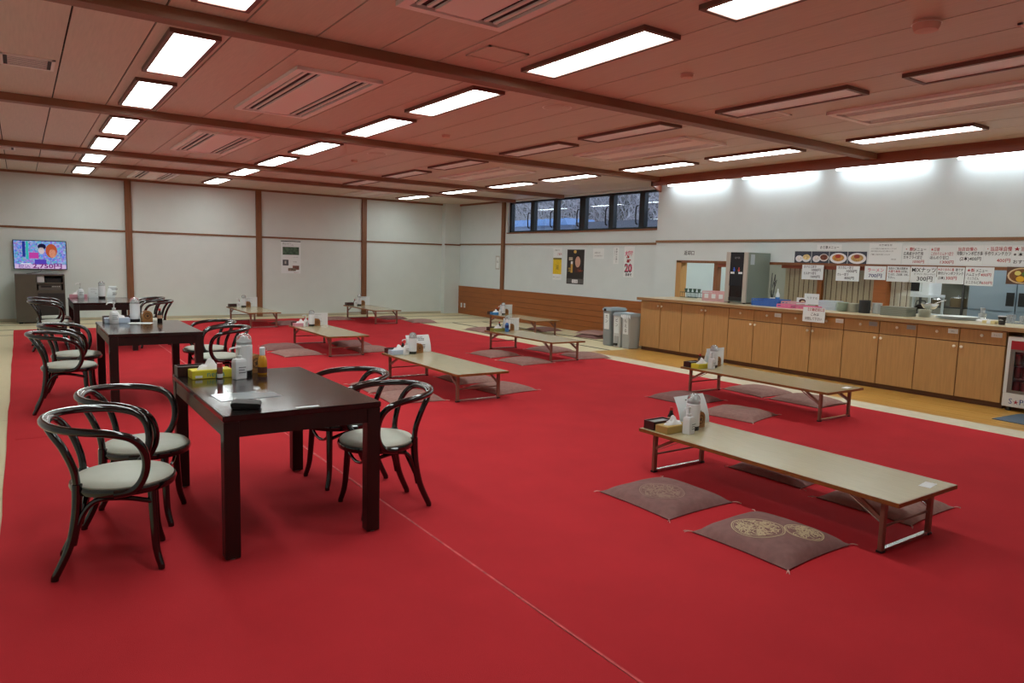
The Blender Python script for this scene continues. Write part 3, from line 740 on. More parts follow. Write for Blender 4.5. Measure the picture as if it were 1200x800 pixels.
def menu_card(x, y, z, a, lab, w=.2, h=.2, curved=False, lines=True):
    t = empty('menu_card', (x, y, z), R_(a), lab, 'menu', 'menu cards standing on the tables')
    b = MB(); N = 8; yo = lambda k: (.075*(k/N)**1.8) if curved else 0
    for k in range(N+1):
        zz = h*k/N
        b.v += [(-w/2, yo(k), zz), (w/2, yo(k), zz), (w/2, yo(k)+.002, zz), (-w/2, yo(k)+.002, zz)]
    for k in range(N):
        n = 4*k
        for i in range(4): j = (i+1) % 4; b.f.append((n+i, n+j, n+4+j, n+4+i))
    b.f.append((0, 1, 2, 3)); b.f.append((4*N, 4*N+3, 4*N+2, 4*N+1))
    b.build('sheet', M['paper'], t, smooth=False)
    if not curved:
        MB().prism([(.002, 0), (.055, 0), (.0035, h*.8)], -w/2, -w/2+.004, 'x').build('support_flap', M['paper'], t)
        MB().prism([(.002, 0), (.055, 0), (.0035, h*.8)], w/2-.004, w/2, 'x').build('support_flap', M['paper'], t)
        def line(s, size, xx, zz, m): o = text(s, size, m, t); o.rotation_euler = (PI/2, 0, 0); o.location = (xx, -.0012, zz)
        line('おすすめメニュー', .016, -.065, h-.035, M['ink'])
        line('定食  丼もの', .014, -.065, h-.075, M['inkgrey']); line('麺類  一品', .014, -.01, h-.1, M['inkgrey'])
        line('うどん', .016, .02, .06, M['ink']); line('そば', .016, .02, .03, M['inkgrey'])
    else:
        q = MB()
        for k, (x0, x1, f0) in enumerate(((-.06, .07, .86), (-.02, .09, .78), (.0, .085, .7), (.02, .09, .42), (.03, .085, .32), (.02, .08, .24))):
            zz = h*f0; yy = .075*f0**1.8-.0022
            for s2 in range(6): q.box(lerp(x0, x1, s2/6), lerp(x0, x1, (s2+.7)/6), yy, yy+.001, zz-.006, zz+.006)
        q.build('printed_lines', M['inkgrey'], t)
    return t
def bottle(x, y, z, prof, m, lab, cat, capm=None, cap=None, labm=None, labp=None, name='sauce_bottle', grp=None):
    t = empty(name, (x, y, z), 0, lab, cat, grp)
    MB().lathe(prof, 18).build('bottle', m, t, smooth=True)
    if cap: MB().lathe(cap, 16).build('cap', capm, t, smooth=True)
    if labp: MB().lathe(labp, 18).build('label_band', labm, t, smooth=True)
    return t
SOYP = ([(.024, 0), (.026, .003), (.026, .075), (.014, .1), (.011, .12)], M['soy'])
def soy(x, y, z, lab): return bottle(x, y, z, SOYP[0], SOYP[1], lab, 'soy bottle', M['redcap'], [(.013, .12), (.013, .14), (.008, .143)], M['soylab'], [(.0265, .035), (.0265, .07)], name='soy_bottle', grp='soy bottles on the tables')
# wallet table
chop_box(.90, 4.765, ZD, 2, 'dark wooden chopstick box behind the yellow tissue box', .26)
tissue_box(.945, 4.645-.01, ZD, 2, M['yellow'], 'yellow tissue box with blue-green lettering on the wallet table', 'nepia')
bottle(.985, 4.56, ZD, [(.016, 0), (.017, .002), (.017, .07), (.016, .072)], mat('pepper_body', (120, 70, 60), .4), 'small red-capped spice bottle before the yellow tissue box', 'spice bottle', M['redcap'], [(.0172, .07), (.0172, .095), (.014, .097)], M['white'], [(.0174, .006), (.0174, .03)], 'spice_bottle')
sanitizer(1.085, 4.50, ZD, 12, 'white square pump bottle without print on the wallet table', True, 1.02)
thermos(1.15, 4.64, ZD, 'white dispenser with clear dome and black base on the wallet table')
wood_stand(1.235, 4.72, ZD, 14, 'round-topped wooden napkin stand behind the amber sauce bottle')
bottle(1.255, 4.61, ZD, [(.026, 0), (.029, .004), (.029, .085), (.024, .11), (.014, .128)], M['amber'], 'amber sauce bottle with a white cap on the wallet table', 'sauce bottle', M['white'], [(.017, .125), (.018, .172), (.014, .175)], M['brownlab'], [(.0294, .012), (.0294, .05)])
sh_ = tag(MB().box(-.16, .16, -.105, .105, 0, .0012).build('plastic_sheet', mat('clear_sheet', (190, 198, 202), .1, trans=.45)), 'clear laminated sheet lying flat beside the black wallet', 'sheet'); sh_.location = (.985, 3.945, ZD+.0005); sh_.rotation_euler = (0, 0, R_(4))
wl = empty('wallet', (.905, 3.625, ZD+.002), R_(-18), 'black leather folded wallet lying near the dark table corner', 'wallet')
MB().box(-.068, .068, -.055, .055, 0, .011).build('lower_flap', M['leather'], wl, bevel=.005)
MB().prism([(-.068, .0115), (.072, .0115), (.074, .016), (.064, .027), (-.055, .036), (-.07, .03)], -.058, .052, 'y').build('upper_flap', M['leather'], wl, bevel=.003)
st = tag(MB().box(-.06, .06, -.014, .014, 0, .0008).build('table_sticker', M['paper']), 'thin white sticker on the edge of the wallet table', 'sticker'); st.location = (1.18, 3.515, ZD+.0004)
# middle dark table
chop_box(.83, 8.65, ZD, 2, 'dark chopstick box at the end of the middle dark table', .26)
tissue_box(.82, 8.53, ZD, 0, M['bluebox'], 'pale blue tissue box on the middle dark table')
sanitizer(.785, 8.42, ZD, 10, 'white pump bottle with printed label on the middle dark table', False, 1.15)
thermos(1.0, 8.60, ZD, 'white domed dispenser with black base on the middle dark table')
wood_stand(1.11, 8.58, ZD, 10, 'wooden napkin stand with a star mark on the middle dark table')
soy(1.235, 8.55, ZD, 'dark soy bottle with pale label on the middle dark table')
o = tag(MB().box(-.11, .11, -.08, .08, 0, .001).build('paper_sheet', M['paper']), 'white paper sheet lying flat on the middle dark table', 'paper'); o.location = (1.03, 8.40, ZD+.0004); o.rotation_euler = (0, 0, R_(-20))
o = tag(MB().box(-.06, .06, -.014, .014, 0, .0008).build('table_sticker', M['paper']), 'thin white sticker on the middle dark table edge', 'sticker'); o.location = (1.05, 7.42, ZD+.0004)
# television-side dark table
tissue_box(.73, 13.02, ZD, 0, M['pinkbox'], 'pink tissue box on the dark table closest to the television')
sanitizer(.76, 12.92, ZD, 10, 'white pump bottle before the pink tissue box on the television-side table', False, 1.2)
menu_card(.965, 13.02, ZD, 8, 'white printed menu standing on the dark table closest to the television', .2, .16)
thermos(1.04, 12.86, ZD, 'white domed dispenser on the dark table closest to the television')
menu_card(1.18, 13.02, ZD, -28, 'folded white menu leaning behind the dispenser on the television-side table', .12, .18, True)
# low tables
def low_set(k, tb, ph, san_sq=True, curved=False, blue=False):
    x, y, _, z = LT[k]; z = z+ZL+.002; L = .93
    chop_box(x-.19, y+L-.058, z, 2, 'dark chopstick box on %s' % ph, .2)
    if tb: tissue_box(x-.178, y+L-.182, z, 2, tb[0], '%s tissue box on %s' % (tb[1], ph))
    if blue: bottle(x-.07, y+L-.3, z, [(.03, 0), (.033, .004), (.033, .12), (.02, .145), (.012, .15)], M['bluebottle'], 'tall blue spray bottle on %s' % ph, 'spray bottle', M['white'], [(.014, .15), (.016, .19), (.01, .21)], M['navy'], [(.0335, .06), (.0335, .11)], 'spray_bottle')
    else: sanitizer(x-.13, y+L-.29, z, 8, 'white pump bottle on %s' % ph, san_sq, 1.0)
    thermos(x-.005, y+L-.215, z, 'white domed dispenser on %s' % ph)
    wood_stand(x+.095, y+L-.175, z, 6, 'round-topped wooden napkin stand on %s' % ph)
    menu_card(x+.147, y+L-.11, z, 2, 'white printed menu card standing on %s' % ph, .335, .21, curved)
    soy(x-.063, y+L-.06, z, 'dark soy bottle on %s' % ph)
PH = dict(A='the low table between the embroidered cushions', B='the low table alongside the counter', C='the low table level with the middle dark table', D='the low table near the waste bins', E='the low table by the wood-panelled wall', F='the low table level with the television-side dark table', G='the low table at the middle wall post', H='the low table at the corner post')
low_set('A', (M['beigebox'], 'beige'), PH['A'], True, True)
low_set('B', (M['yellow'], 'yellow'), PH['B'], True)
low_set('C', (M['bluebox'], 'pale blue'), PH['C'], False, True)
low_set('D', (M['greenbox'], 'olive'), PH['D'], True, False, True)
low_set('E', (M['bluepk'], 'blue'), PH['E'], False)
low_set('F', (M['pinkbox'], 'pink'), PH['F'], False)
low_set('G', None, PH['G'], False); low_set('H', None, PH['H'], False)
for k in 'AB':
    x, y, _, z = LT[k]; o = tag(MB().box(-.06, .06, -.03, .03, 0, .0008).build('price_sticker', M['paper']), 'small white sticker near the end of %s' % PH[k], 'sticker'); o.location = (x+.16, y-.85, z+ZL+.002); o.rotation_euler = (0, 0, R_(8))

# ------------------------------------------------------------------ serving counter
def knob(x, y, z, parent):
    o = MB().lathe([(.008, 0), (.008, .014), (.016, .018), (.018, .027), (.008, .034)], 12).build('knob', M['knob'], parent, smooth=True)
    o.rotation_euler = (0, -PI/2, 0); o.location = (x, y, z); return o
CY = [9.04, 8.565, 8.09, 7.61, 7.13, 6.665, 6.19, 5.72, 5.245, 4.765, 4.30, 3.815, 3.33]
CN = ['oak-veneer counter cabinet with two tall doors at the waste bin end', 'oak-veneer counter cabinet with two tall doors beside the pink basket', 'oak-veneer counter cabinet with two drawers below the water dispenser', 'oak-veneer counter cabinet with drawers behind the hanging paper notice', 'oak-veneer counter cabinet with drawers below the plate stacks', 'oak-veneer counter cabinet with drawers next to the drinks refrigerator']
XF = 9.04
for u_ in range(6):
    ya, ym, yb_ = CY[2*u_], CY[2*u_+1], CY[2*u_+2]
    t = empty('counter_cabinet', (XF, (ya+yb_)/2, 0), 0, CN[u_], 'cabinet', 'counter cabinets'); oy = (ya+yb_)/2
    MB().box(.02, .84, yb_-oy+.001, ya-oy-.001, .062, .884).build('carcass', M['cab'], t)
    MB().box(.0192, .0199, yb_-oy+.001, ya-oy-.001, .062, .884).build('seam_shade_backing', M['plinth'], t)  # added dark sheet behind the fronts, painting shade into the door and drawer seams
    MB().box(.06, .8, yb_-oy+.001, ya-oy-.001, 0, .061).build('plinth', M['plinth'], t)
    ztop = .870 if u_ < 2 else .706
    for n, (p, q) in enumerate(((ya, ym), (ym, yb_))):
        d = MB().box(0, .019, q-oy+.0045, p-oy-.0045, .066, ztop).build('door', M['cab'], t, bevel=.0025)
        knob(-.001, (q+.04 if n == 0 else p-.04)-oy, .80 if u_ < 2 else .655, d)
        if u_ >= 2:
            dr = MB().box(0, .019, q-oy+.0045, p-oy-.0045, .716, .872).build('drawer', M['cab'], t, bevel=.0025); knob(-.001, (p+q)/2-oy, .81, dr)
            if (n == 1 and u_ in (2, 3)) or u_ >= 4:
                yl = {(2, 1): 6.26, (3, 1): 5.31, (4, 0): 4.85, (4, 1): 4.37, (5, 0): 3.89, (5, 1): 3.43}[(u_, n)]
                lp = MB().box(-.0015, -.0003, yl-oy-.055, yl-oy+.055, .80, .855).build('drawer_label', M['paper'] if u_ != 4 else mat('grey_label', (150, 150, 150), .7), dr)
                lt = text('トレー' if n else 'はし', .022, M['inkgrey'], lp, align='CENTER'); faceX(lt, -.002, yl-oy, .818)
wk = empty('worktop', (8.97, 5.0, .885), 0, 'long pale worktop running the length of the serving counter', 'worktop')
MB().box(.012, 1.3, -6.3, 4.08, 0, .045).build('slab', M['wtop'], wk); MB().box(0, .0115, -6.3, 4.08, -.002, .044).build('front_edge', M['wedge'], wk)
ZT = .9302
# drinks refrigerator below the worktop end
fr = empty('drinks_refrigerator', (9.0, 3.02, 0), 0, 'white glass-door drinks refrigerator with red band at the counter end', 'refrigerator')
rw = mat('fridge_white', (220, 220, 216), .35)
b = MB().box(.03, .55, .25, .28, .05, .83).box(.03, .55, -.28, -.25, .05, .83).box(.03, .55, -.25, .25, .8, .83).box(.03, .55, -.25, .25, .05, .2).box(.52, .55, -.25, .25, .2, .8)
b.build('body', rw, fr)
MB().box(0, .029, -.28, .28, .05, .2).build('lower_panel', rw, fr, bevel=.004)
b = MB().box(0, .029, .245, .28, .203, .83).box(0, .029, -.28, -.245, .203, .83).box(0, .029, -.245, .245, .785, .83)
dr = b.build('door_frame', rw, fr)
MB().box(.002, .02, -.245, .245, .69, .785).build('red_band', mat('fridge_red', (160, 22, 34), .4), dr)
MB().box(.004, .02, -.245, .245, .665, .69).box(.004, .02, -.245, .245, .203, .235).box(.004, .02, .2, .245, .235, .665).box(.004, .02, -.245, -.2, .235, .665).build('door_seal', mat('seal_greybrown', (110, 100, 92), .5), dr)
MB().box(.01, .014, -.2, .2, .235, .665).build('glass_pane', M['glass'], dr)
for zz in (.36, .5): MB().box(.05, .5, -.245, .245, zz, zz+.008).build('shelf', M['steel'], fr)
cn = MB().lathe([(.028, 0), (.033, .004), (.033, .11), (.027, .118)], 14).mesh('can', mat('can_red', (150, 84, 80), .3, metal=.3))
for zz in (.202, .37, .51):
    for k in range(6): 
        c = share('drink_can', cn, None, (9.0+.12, 3.02-.2+k*.08, zz)); tag(c, 'red drink can behind the glass of the small refrigerator', 'can', 'cans in the drinks refrigerator')
for s1 in (.06, .5):
    for s2 in (-.23, .23): MB().lathe([(.025, 0), (.025, .05)], 10, (s1, s2, 0)).build('foot', M['blackpl'], fr)
nv = mat('logo_navy', (40, 60, 130), .5)
for body, yy, m_, sz in (('S', .215, nv, .085), ('★', .172, M['inkred'], .062), ('PPORO', .112, nv, .085)):
    lt = text(body, sz, m_, fr, width=None); faceX(lt, -.0012, yy, .085)
mt = tag(MB().box(-.32, .3, -.75, .28, 0, .006).build('doormat', mat('mat_slate', (84, 100, 116), .9, var=.1, vscale=60)), 'slate blue doormat on the oak boards by the refrigerator', 'mat'); mt.location = (8.62, 2.82, .001); mt.rotation_euler = (0, 0, R_(-4))
# water dispenser
wdp = empty('water_dispenser', (9.35, 7.08, ZT), 0, 'tall grey and black water dispenser standing on the counter', 'water dispenser')
sage = mat('dispenser_sage', (128, 140, 130), .5); beige = mat('dispenser_silver', (176, 168, 158), .4); dkp = mat('dispenser_black', (26, 28, 34), .25)
MB().box(.03, .6, .02, .39, .02, .81).build('body', sage, wdp, bevel=.004)
MB().box(0, .029, .002, .07, .02, .81).box(0, .029, .33, .408, .02, .81).build('front_pillar', beige, wdp)
MB().box(.004, .029, .07, .33, .28, .81).build('front_panel', dkp, wdp)
MB().box(.006, .029, .07, .33, .04, .1).build('drip_tray', M['blackpl'], wdp); MB().box(.02, .0295, .07, .33, .1, .28).build('recess', M['soy'], wdp)
b = MB()
for k in range(6): b.box(-.012, .004, .085+k*.045, .1+k*.045, .03, .045)
MB().box(-.001, .0035, .09, .16, .47, .5).box(-.001, .0035, .24, .31, .47, .5).build('lever_plate', M['white'], wdp)
MB().box(-.002, .0035, .23, .26, .51, .545).box(-.002, .0035, .24, .255, .55, .57).build('cold_button', mat('cold_blue', (50, 90, 200), .4), wdp); MB().box(-.002, .0035, .14, .17, .51, .54).box(-.002, .0035, .148, .162, .55, .57).build('hot_button', mat('hot_red', (190, 70, 60), .4), wdp)
for s1 in (.05, .55):
    for s2 in (.06, .35): MB().lathe([(.02, 0), (.02, .02)], 10, (s1, s2, 0)).build('foot', M['blackpl'], wdp)
lt = text('給水器', .035, M['inkgrey'], wdp, align='CENTER'); faceX(lt, .003, .2, .71)
MB().box(.1, .2, .018, .0195, .62, .78).build('side_label', mat('label_pale', (180, 190, 196), .6), wdp)
# baskets
def basket(name, x0, x1, y0, y1, h, m, lab, z=ZT, cells=5, cat='basket'):
    t = empty(name, ((x0+x1)/2, (y0+y1)/2, z), 0, lab, cat); w, l = (x1-x0)/2, (y1-y0)/2
    MB().box(-w, w, -l, l, 0, .006).build('base', m, t)
    b = MB()
    for s_ in (-1, 1): b.box(s_*w-.004, s_*w+.004, -l, l, h-.015, h).box(-w, w, s_*l-.004, s_*l+.004, h-.015, h)
    b.build('rim', m, t)
    for k in range(cells+1):
        yy = -l+.004+k*(2*l-.008)/cells
        for s_ in (-1, 1): MB().box(s_*w-.003, s_*w+.003, yy-.008, yy+.008, .006, h-.015).build('upright', m, t)
    b = MB()
    for s_ in (-1, 1): b.box(s_*(w-.006)-.0015, s_*(w-.006)+.0015, -l, l, .006, h-.03); b.box(-w, w, s_*(l-.006)-.0015, s_*(l-.006)+.0015, .006, h-.03)
    b.build('side_mesh', m, t); return t
pk = mat('basket_pink', (214, 168, 170), .6); bl = mat('basket_blue', (62, 104, 180), .45); pk2 = mat('tray_pink', (226, 120, 160), .5)
t = basket('pink_basket', 9.45, 9.75, 7.56, 8.02, .165, pk, 'pale pink basket with square openings beside the water dispenser', cells=3)
b = MB()
for k in range(3): b.box(-.158, -.1545, -.2+k*.15, -.12+k*.15, .05, .12)
b.build('white_tag', M['white'], t)
basket('blue_basket', 9.3, 9.62, 6.46, 6.92, .105, bl, 'blue plastic basket on the counter beside the water dispenser', cells=8)
basket('pink_basket', 9.36, 9.62, 6.20, 6.44, .09, pk, 'small pale pink basket between the blue basket and the pink tray', cells=4)
basket('pink_tray', 9.2, 9.34, 6.18, 6.40, .055, pk2, 'bright pink shallow tray at the counter front edge', cells=3, cat='tray')
basket('pink_tray', 9.3, 9.55, 5.9, 6.16, .04, pk2, 'flat pink tray under the small card display', cells=4, cat='tray')
def card(name, x, y, z, w, h, lab, draw, lean=0, cat='card', grp=None, m=None, thick=.0016):
    o = MB().box(-w/2, w/2, -h/2, h/2, -thick, 0).build(name, m or M['paper']); tag(o, lab, cat, grp); faceX(o, x, y, z)
    if lean: o.rotation_euler.rotate_axis('X', R_(lean))
    draw(o, w, h); return o
def L(o, s, size, m, x, y, bold=0, width=None, align='LEFT'): return text(s, size, m, o, x, y, .0008, align, bold, width)
c = card('display_card', 9.66, 6.14, ZT+.135, .24, .16, 'white card display standing behind the pink trays', lambda o, w, h: L(o, 'おすすめ', .045, M['inkgrey'], -.08, .0), cat='card')
def pic(o, w, h):
    MB().disc(0, 0, .0008, w*.3, h*.32).build('printed_bowl', mat('print_dark', (70, 30, 30), .7), o); MB().disc(.01, -.01, .0014, w*.18, h*.18).build('printed_food', mat('print_cream', (226, 200, 160), .7), o)
card('display_card', 9.60, 6.25, ZT+.10, .19, .1, 'small picture card with a dark bowl standing behind the pink trays', pic)
# packets and plates
def stack(name, n, x, y, rad, th, m, lab, cat, grp, sq=False, dz=None):
    dz = dz or th; prof = [(rad*.55, 0), (rad*.62, .003), (rad, th*1.1), (rad*.985, th*1.25), (rad*.6, .006)]
    if sq: me = MB().box(-rad, rad, -rad*1.3, rad*1.3, 0, th*.9).box(-rad*1.03, rad*1.03, -rad*1.33, rad*1.33, th*.55, th*.85).mesh(name, m)
    else:
        me = MB().lathe(prof, 20).mesh(name, m)
        for p in me.polygons: p.use_smooth = True
    for k in range(n):
        o = share(name, me, None, (x, y, ZT+k*dz)); tag(o, lab, cat, grp)
cel = mat('plate_celadon', (190, 200, 182), .35); crm = mat('plate_cream', (206, 204, 186), .35); gry = mat('plate_grey', (136, 140, 128), .4); wht = mat('plate_white', (226, 228, 226), .3)
stack('food_packet', 4, 9.66, 5.83, .1, .034, mat('packet_iceblue', (196, 210, 220), .3), 'wrapped pale packet stacked on the counter before the bamboo blind', 'packet', 'packets stacked on the counter', True)
stack('plate', 10, 9.52, 5.57, .088, .0125, cel, 'pale celadon plate in the stack beside the wrapped packets', 'plate', 'celadon plates beside the packets', dz=.0125)
stack('plate', 10, 9.52, 5.40, .08, .012, crm, 'cream plate in the stack between celadon plates and black canister', 'plate', 'cream plates beside the canister', dz=.012)
stack('plate', 11, 9.60, 5.12, .07, .0128, wht, 'white small plate in the stack behind the black canister', 'plate', 'white plates behind the canister', dz=.0128)
t = empty('canister', (9.5, 5.235, ZT), 0, 'black cylindrical canister standing between the plate stacks', 'canister')
MB().lathe([(.07, 0), (.072, .003), (.072, .158), (.066, .16)], 24).build('canister_body', mat('canister_black', (40, 40, 44), .5), t, smooth=True); MB().lathe([(.073, .16), (.073, .172), (.06, .175)], 24).build('lid', mat('canister_black', (40, 40, 44), .5), t, smooth=True)
stack('serving_tray', 5, 9.5, 4.78, .13, .024, gry, 'grey-green serving tray stacked before the wide hatch post', 'tray', 'grey trays stacked on the counter', True)
stack('plate', 7, 9.66, 4.52, .085, .0135, crm, 'cream bowl-plate stacked beside the grey trays', 'plate', 'cream plates beside the trays', dz=.0135)
stack('platter', 3, 9.72, 4.15, .24, .012, wht, 'large white round platter stacked before the kitchen refrigerator', 'platter', 'white platters on the counter', dz=.013)
t = empty('steel_bowl', (9.78, 4.52, ZT+.0135*7+.008), 0, 'shiny steel bowl resting on the cream plates', 'bowl')
MB().lathe([(.05, 0), (.07, .01), (.1, .05), (.108, .07), (.104, .07), (.066, .014), (.03, .008)], 24).build('bowl_body', M['steel'], t, smooth=True); MB().tube([(.1, 0, .06), (.17, -.05, .1), (.22, -.1, .12)], .008, 8).build('handle', M['steel'], t, smooth=True)
t = empty('paper_cup', (9.32, 3.5, ZT), 0, 'black printed paper cup at the counter edge above the refrigerator', 'cup')
MB().lathe([(.03, 0), (.031, .003), (.042, .098), (.038, .099), (.028, .006)], 20).build('cup_body', mat('cup_black', (34, 34, 36), .5), t, smooth=True); MB().lathe([(.043, .094), (.044, .1), (.042, .102)], 20).build('rolled_rim', M['white'], t, smooth=True)
lt = text('coffee', .022, M['white'], t, align='CENTER'); faceX(lt, -.0385, 0, .05)
t = empty('butter_pack', (9.4, 3.65, ZT), 0, 'low pale yellow pack beside the black paper cup', 'packet'); MB().box(-.05, .05, -.07, .07, 0, .035).build('pack', mat('pack_yellow', (222, 206, 150), .5), t, bevel=.004); MB().box(-.051, .051, -.02, .02, .0, .0356).build('paper_band', M['white'], t)
t = empty('glass_rack', (9.8, 3.45, ZT), 0, 'clear plastic rack of tumblers beside the kitchen refrigerator', 'rack'); MB().box(-.12, .12, -.2, .2, 0, .01).build('rack_base', M['clear'], t)
for k in range(6): MB().lathe([(.026, 0), (.034, .09), (.031, .09), (.024, .006)], 14, (-.05+.1*(k % 2), -.14+.14*(k//2), .0105)).build('tumbler', M['clear'], t, smooth=True)
t = empty('tongs', (9.6, 3.8, ZT), R_(50), 'steel tongs on a folded white cloth by the platters', 'tongs'); MB().box(-.07, .07, -.06, .06, 0, .03).build('folded_cloth', M['tissue'], t, bevel=.008)
for s_ in (-1, 1): MB().tube([(-.1, s_*.012, .04), (.02, s_*.02, .045), (.12, s_*.004, .04)], .005, 6).build('arm', M['steel'], t, smooth=True)
t = empty('cutlery_holder', (9.85, 3.92, ZT), 0, 'grey cutlery holder behind the white platters', 'cutlery holder'); MB().lathe([(.04, 0), (.045, .09), (.04, .09), (.035, .006)], 16).build('cup', M['grey'], t, smooth=True)
for k in range(5): MB().tube([(.0, -.02+k*.01, .01), (.01*(k-2), -.03+k*.015, .16)], .004, 6).build('fork', M['steel'], t, smooth=True)
# dish drainer by the return hatch, utensils by the dispenser
t = empty('dish_rack', (9.98, 8.7, ZT), 0, 'dark wire dish rack with cups behind the return hatch', 'dish rack')
b = MB()
for k in range(9): b.tube([(-.1, -.2+k*.05, .01), (-.1, -.2+k*.05, .1), (.1, -.2+k*.05, .1), (.1, -.2+k*.05, .01)], .004, 5)
b.tube([(-.1, -.2, .01), (-.1, .2, .01)], .005, 5).tube([(.1, -.2, .01), (.1, .2, .01)], .005, 5).tube([(-.1, -.2, .1), (-.1, .2, .1)], .005, 5)
b.build('wire_frame', mat('wire_dark', (40, 62, 58), .5), t)
for k in range(4): MB().lathe([(.02, 0), (.034, .06), (.03, .06), (.018, .006)], 12, (0, -.15+k*.1, .106)).build('cup', mat('cup_green', (70, 96, 86), .4), t, smooth=True)
t = empty('utensil_jar', (9.9, 6.98, ZT), 0, 'white jar of upright kitchen utensils behind the water dispenser', 'utensil jar')
MB().lathe([(.04, 0), (.042, .004), (.042, .11), (.036, .11), (.034, .01)], 18).build('jar', M['white'], t, smooth=True)
random.seed(3)
for k in range(6): MB().tube([(0, 0, .02), (random.uniform(-.03, .03), random.uniform(-.03, .03), .2), (random.uniform(-.06, .06), random.uniform(-.06, .06), random.uniform(.35, .52))], .006, 6).build('utensil', M['blackpl'] if k % 2 else M['steel'], t, smooth=True)
bottle(9.88, 6.87, ZT, [(.03, 0), (.033, .003), (.033, .16), (.012, .21)], M['white'], 'white bottle with blue label beside the utensil jar', 'bottle', M['white'], [(.012, .21), (.012, .25), (.006, .255)], M['bluebottle'], [(.0336, .05), (.0336, .12)], 'detergent_bottle')
# bamboo blinds in the hatch
bam = mat('bamboo', (164, 144, 106), .6, var=.22, vscale=40, stretch=(1, .4, 30))
def blind(y0, y1, lab, z0=.99, x=XW+.17, m=None):
    t = empty('bamboo_blind', (x, (y0+y1)/2, 1.57), 0, lab, 'blind', 'bamboo blinds behind the hatch'); l = (y1-y0)/2
    b = MB(); n = 0; z = 0
    while 1.57+z > z0: b.box(-.002, .002, -l, l, z-.0085, z); z -= .0112
    tag(b.build('bamboo_slats', m or bam, t), kind='stuff'); MB().box(-.008, .008, -l, l, 0, .014).build('top_rail', M['stand'], t)
    k = -l+.04
    while k < l: MB().box(-.0045, .0045, k-.004, k+.004, z, 0).build('cord', M['standink'], t); k += .085
pale = mat('bamboo_pale', (206, 200, 180), .6, var=.15, vscale=40, stretch=(1, .4, 30))
blind(6.29, 6.92, 'bamboo blind between the utensil jar and the narrow hatch post'); blind(5.4, 6.24, 'bamboo blind behind the plate stacks'); blind(4.95, 5.24, 'narrow pale bamboo blind beyond the wide hatch post', m=pale)

# ------------------------------------------------------------------ writing on the counter wall
SG = 'handwritten and printed sheets over the counter'
def sheet(y0, y1, z0, z1, lab, rows, x=XW-.001, m=None, cat='menu sheet', name='menu_sheet'):
    def draw(o, w, h):
        for (s_, size, mm, fx, fy, wd_) in rows: L(o, s_, size, M[mm], -w/2+fx*w, -h/2+fy*h, size*.012, wd_*w if wd_ else None)
    return card(name, x, (y0+y1)/2, (z0+z1)/2, abs(y0-y1)-.004, z1-z0, lab, draw, cat=cat, grp=SG, m=m)
sheet(8.94, 8.67, 1.685, 1.785, 'return hatch sign with three black characters on the wall', [('返却口', .085, 'ink', .05, .2, .9)], m=M['wall2'], cat='sign', name='wall_sign')
sheet(6.30, 5.9, 1.80, 1.88, 'narrow white heading strip above the four food photos', [('お食事メニュー', .05, 'ink', .12, .25, .76)], cat='sign', name='heading_strip')
foods = [('set meal with white rice and fried cutlet', (214, 190, 130), (226, 220, 214)), ('rice with dark simmered meat', (110, 60, 40), (226, 220, 214)), ('oval plate of pasta with red topping', (196, 140, 70), (176, 60, 40)), ('white plate of noodles with green and red topping', (186, 150, 90), (150, 60, 50))]
for k, (nm, c1, c2) in enumerate(foods):
    y0 = 6.67-k*.29
    def draw(o, w, h, k=k, c1=c1, c2=c2):
        a = mat('photo_food_%d' % k, c1, .7, var=.4, vscale=30); b_ = mat('photo_top_%d' % k, c2, .7, var=.3, vscale=40); pw = mat('photo_plate', (228, 228, 232), .6)
        if k < 2:
            MB().disc(-.06, -.02, .0006, .062, .05).build('printed_bowl', pw, o); MB().disc(-.06, -.01, .001, .04, .03).build('printed_rice', b_, o)
            MB().disc(.06, .0 if k else -.015, .0006, .075, .055).build('printed_plate', pw if k == 0 else b_, o); MB().disc(.062, .005, .001, .06, .042).build('printed_food', a, o)
        else:
            MB().disc(0, -.005, .0006, .135, .078).build('printed_plate', pw, o); MB().disc(0, .0, .001, .095, .052).build('printed_food', a, o); MB().disc(-.005, .022, .0014, .045, .028).build('printed_topping', b_, o)
    card('food_photo', XW-.001, y0-.145, 1.685, .282, .185, 'food photo: '+nm, draw, cat='photo', grp='food photos over the counter', m=mat('photo_back', (60, 66, 80), .6))
sheet(5.49, 5.03, 1.61, 1.90, 'large white notice of small grey lines beside the food photos', [('お客様各位', .028, 'inkgrey', .3, .86, .4), ('いつもご利用いただき誠にありがとうございます', .02, 'inkgrey', .06, .7, .78), ('当店では安全のため次のとおりご案内いたします', .02, 'inkgrey', .06, .58, .7), ('ご理解とご協力をお願いいたします', .02, 'inkgrey', .06, .42, .6), ('店主', .02, 'inkgrey', .7, .2, .16)], cat='notice', name='notice')
sheet(5.02, 4.67, 1.61, 1.865, 'menu sheet for fried oysters, pinned next to the large notice', [('・新', .055, 'inkred', .06, .72, .34), ('メニュー', .05, 'ink', .42, .72, .45), ('広島産かき使用', .05, 'ink', .04, .5, .74), ('カキフライ定食', .05, 'ink', .04, .3, .72), ('1000円', .05, 'inkred', .4, .08, .42)])
sheet(4.67, 4.34, 1.61, 1.865, 'menu sheet priced 1300 yen, second in the row after the notice', [('★日替', .05, 'inkred', .05, .72, .34), ('こだわりとんかつ定食', .05, 'inkred', .05, .5, .85), ('ほんのり甘口', .05, 'ink', .03, .3, .7), ('1300円', .05, 'inkred', .42, .08, .5)])
sheet(4.34, 4.02, 1.61, 1.865, 'menu sheet for two skewers at 400 yen', [('当店自慢の', .05, 'inkred', .05, .74, .7), ('特製ジャンボ焼き鳥', .055, 'ink', .03, .52, .95), ('(2本)400円', .055, 'ink', .15, .26, .78)])
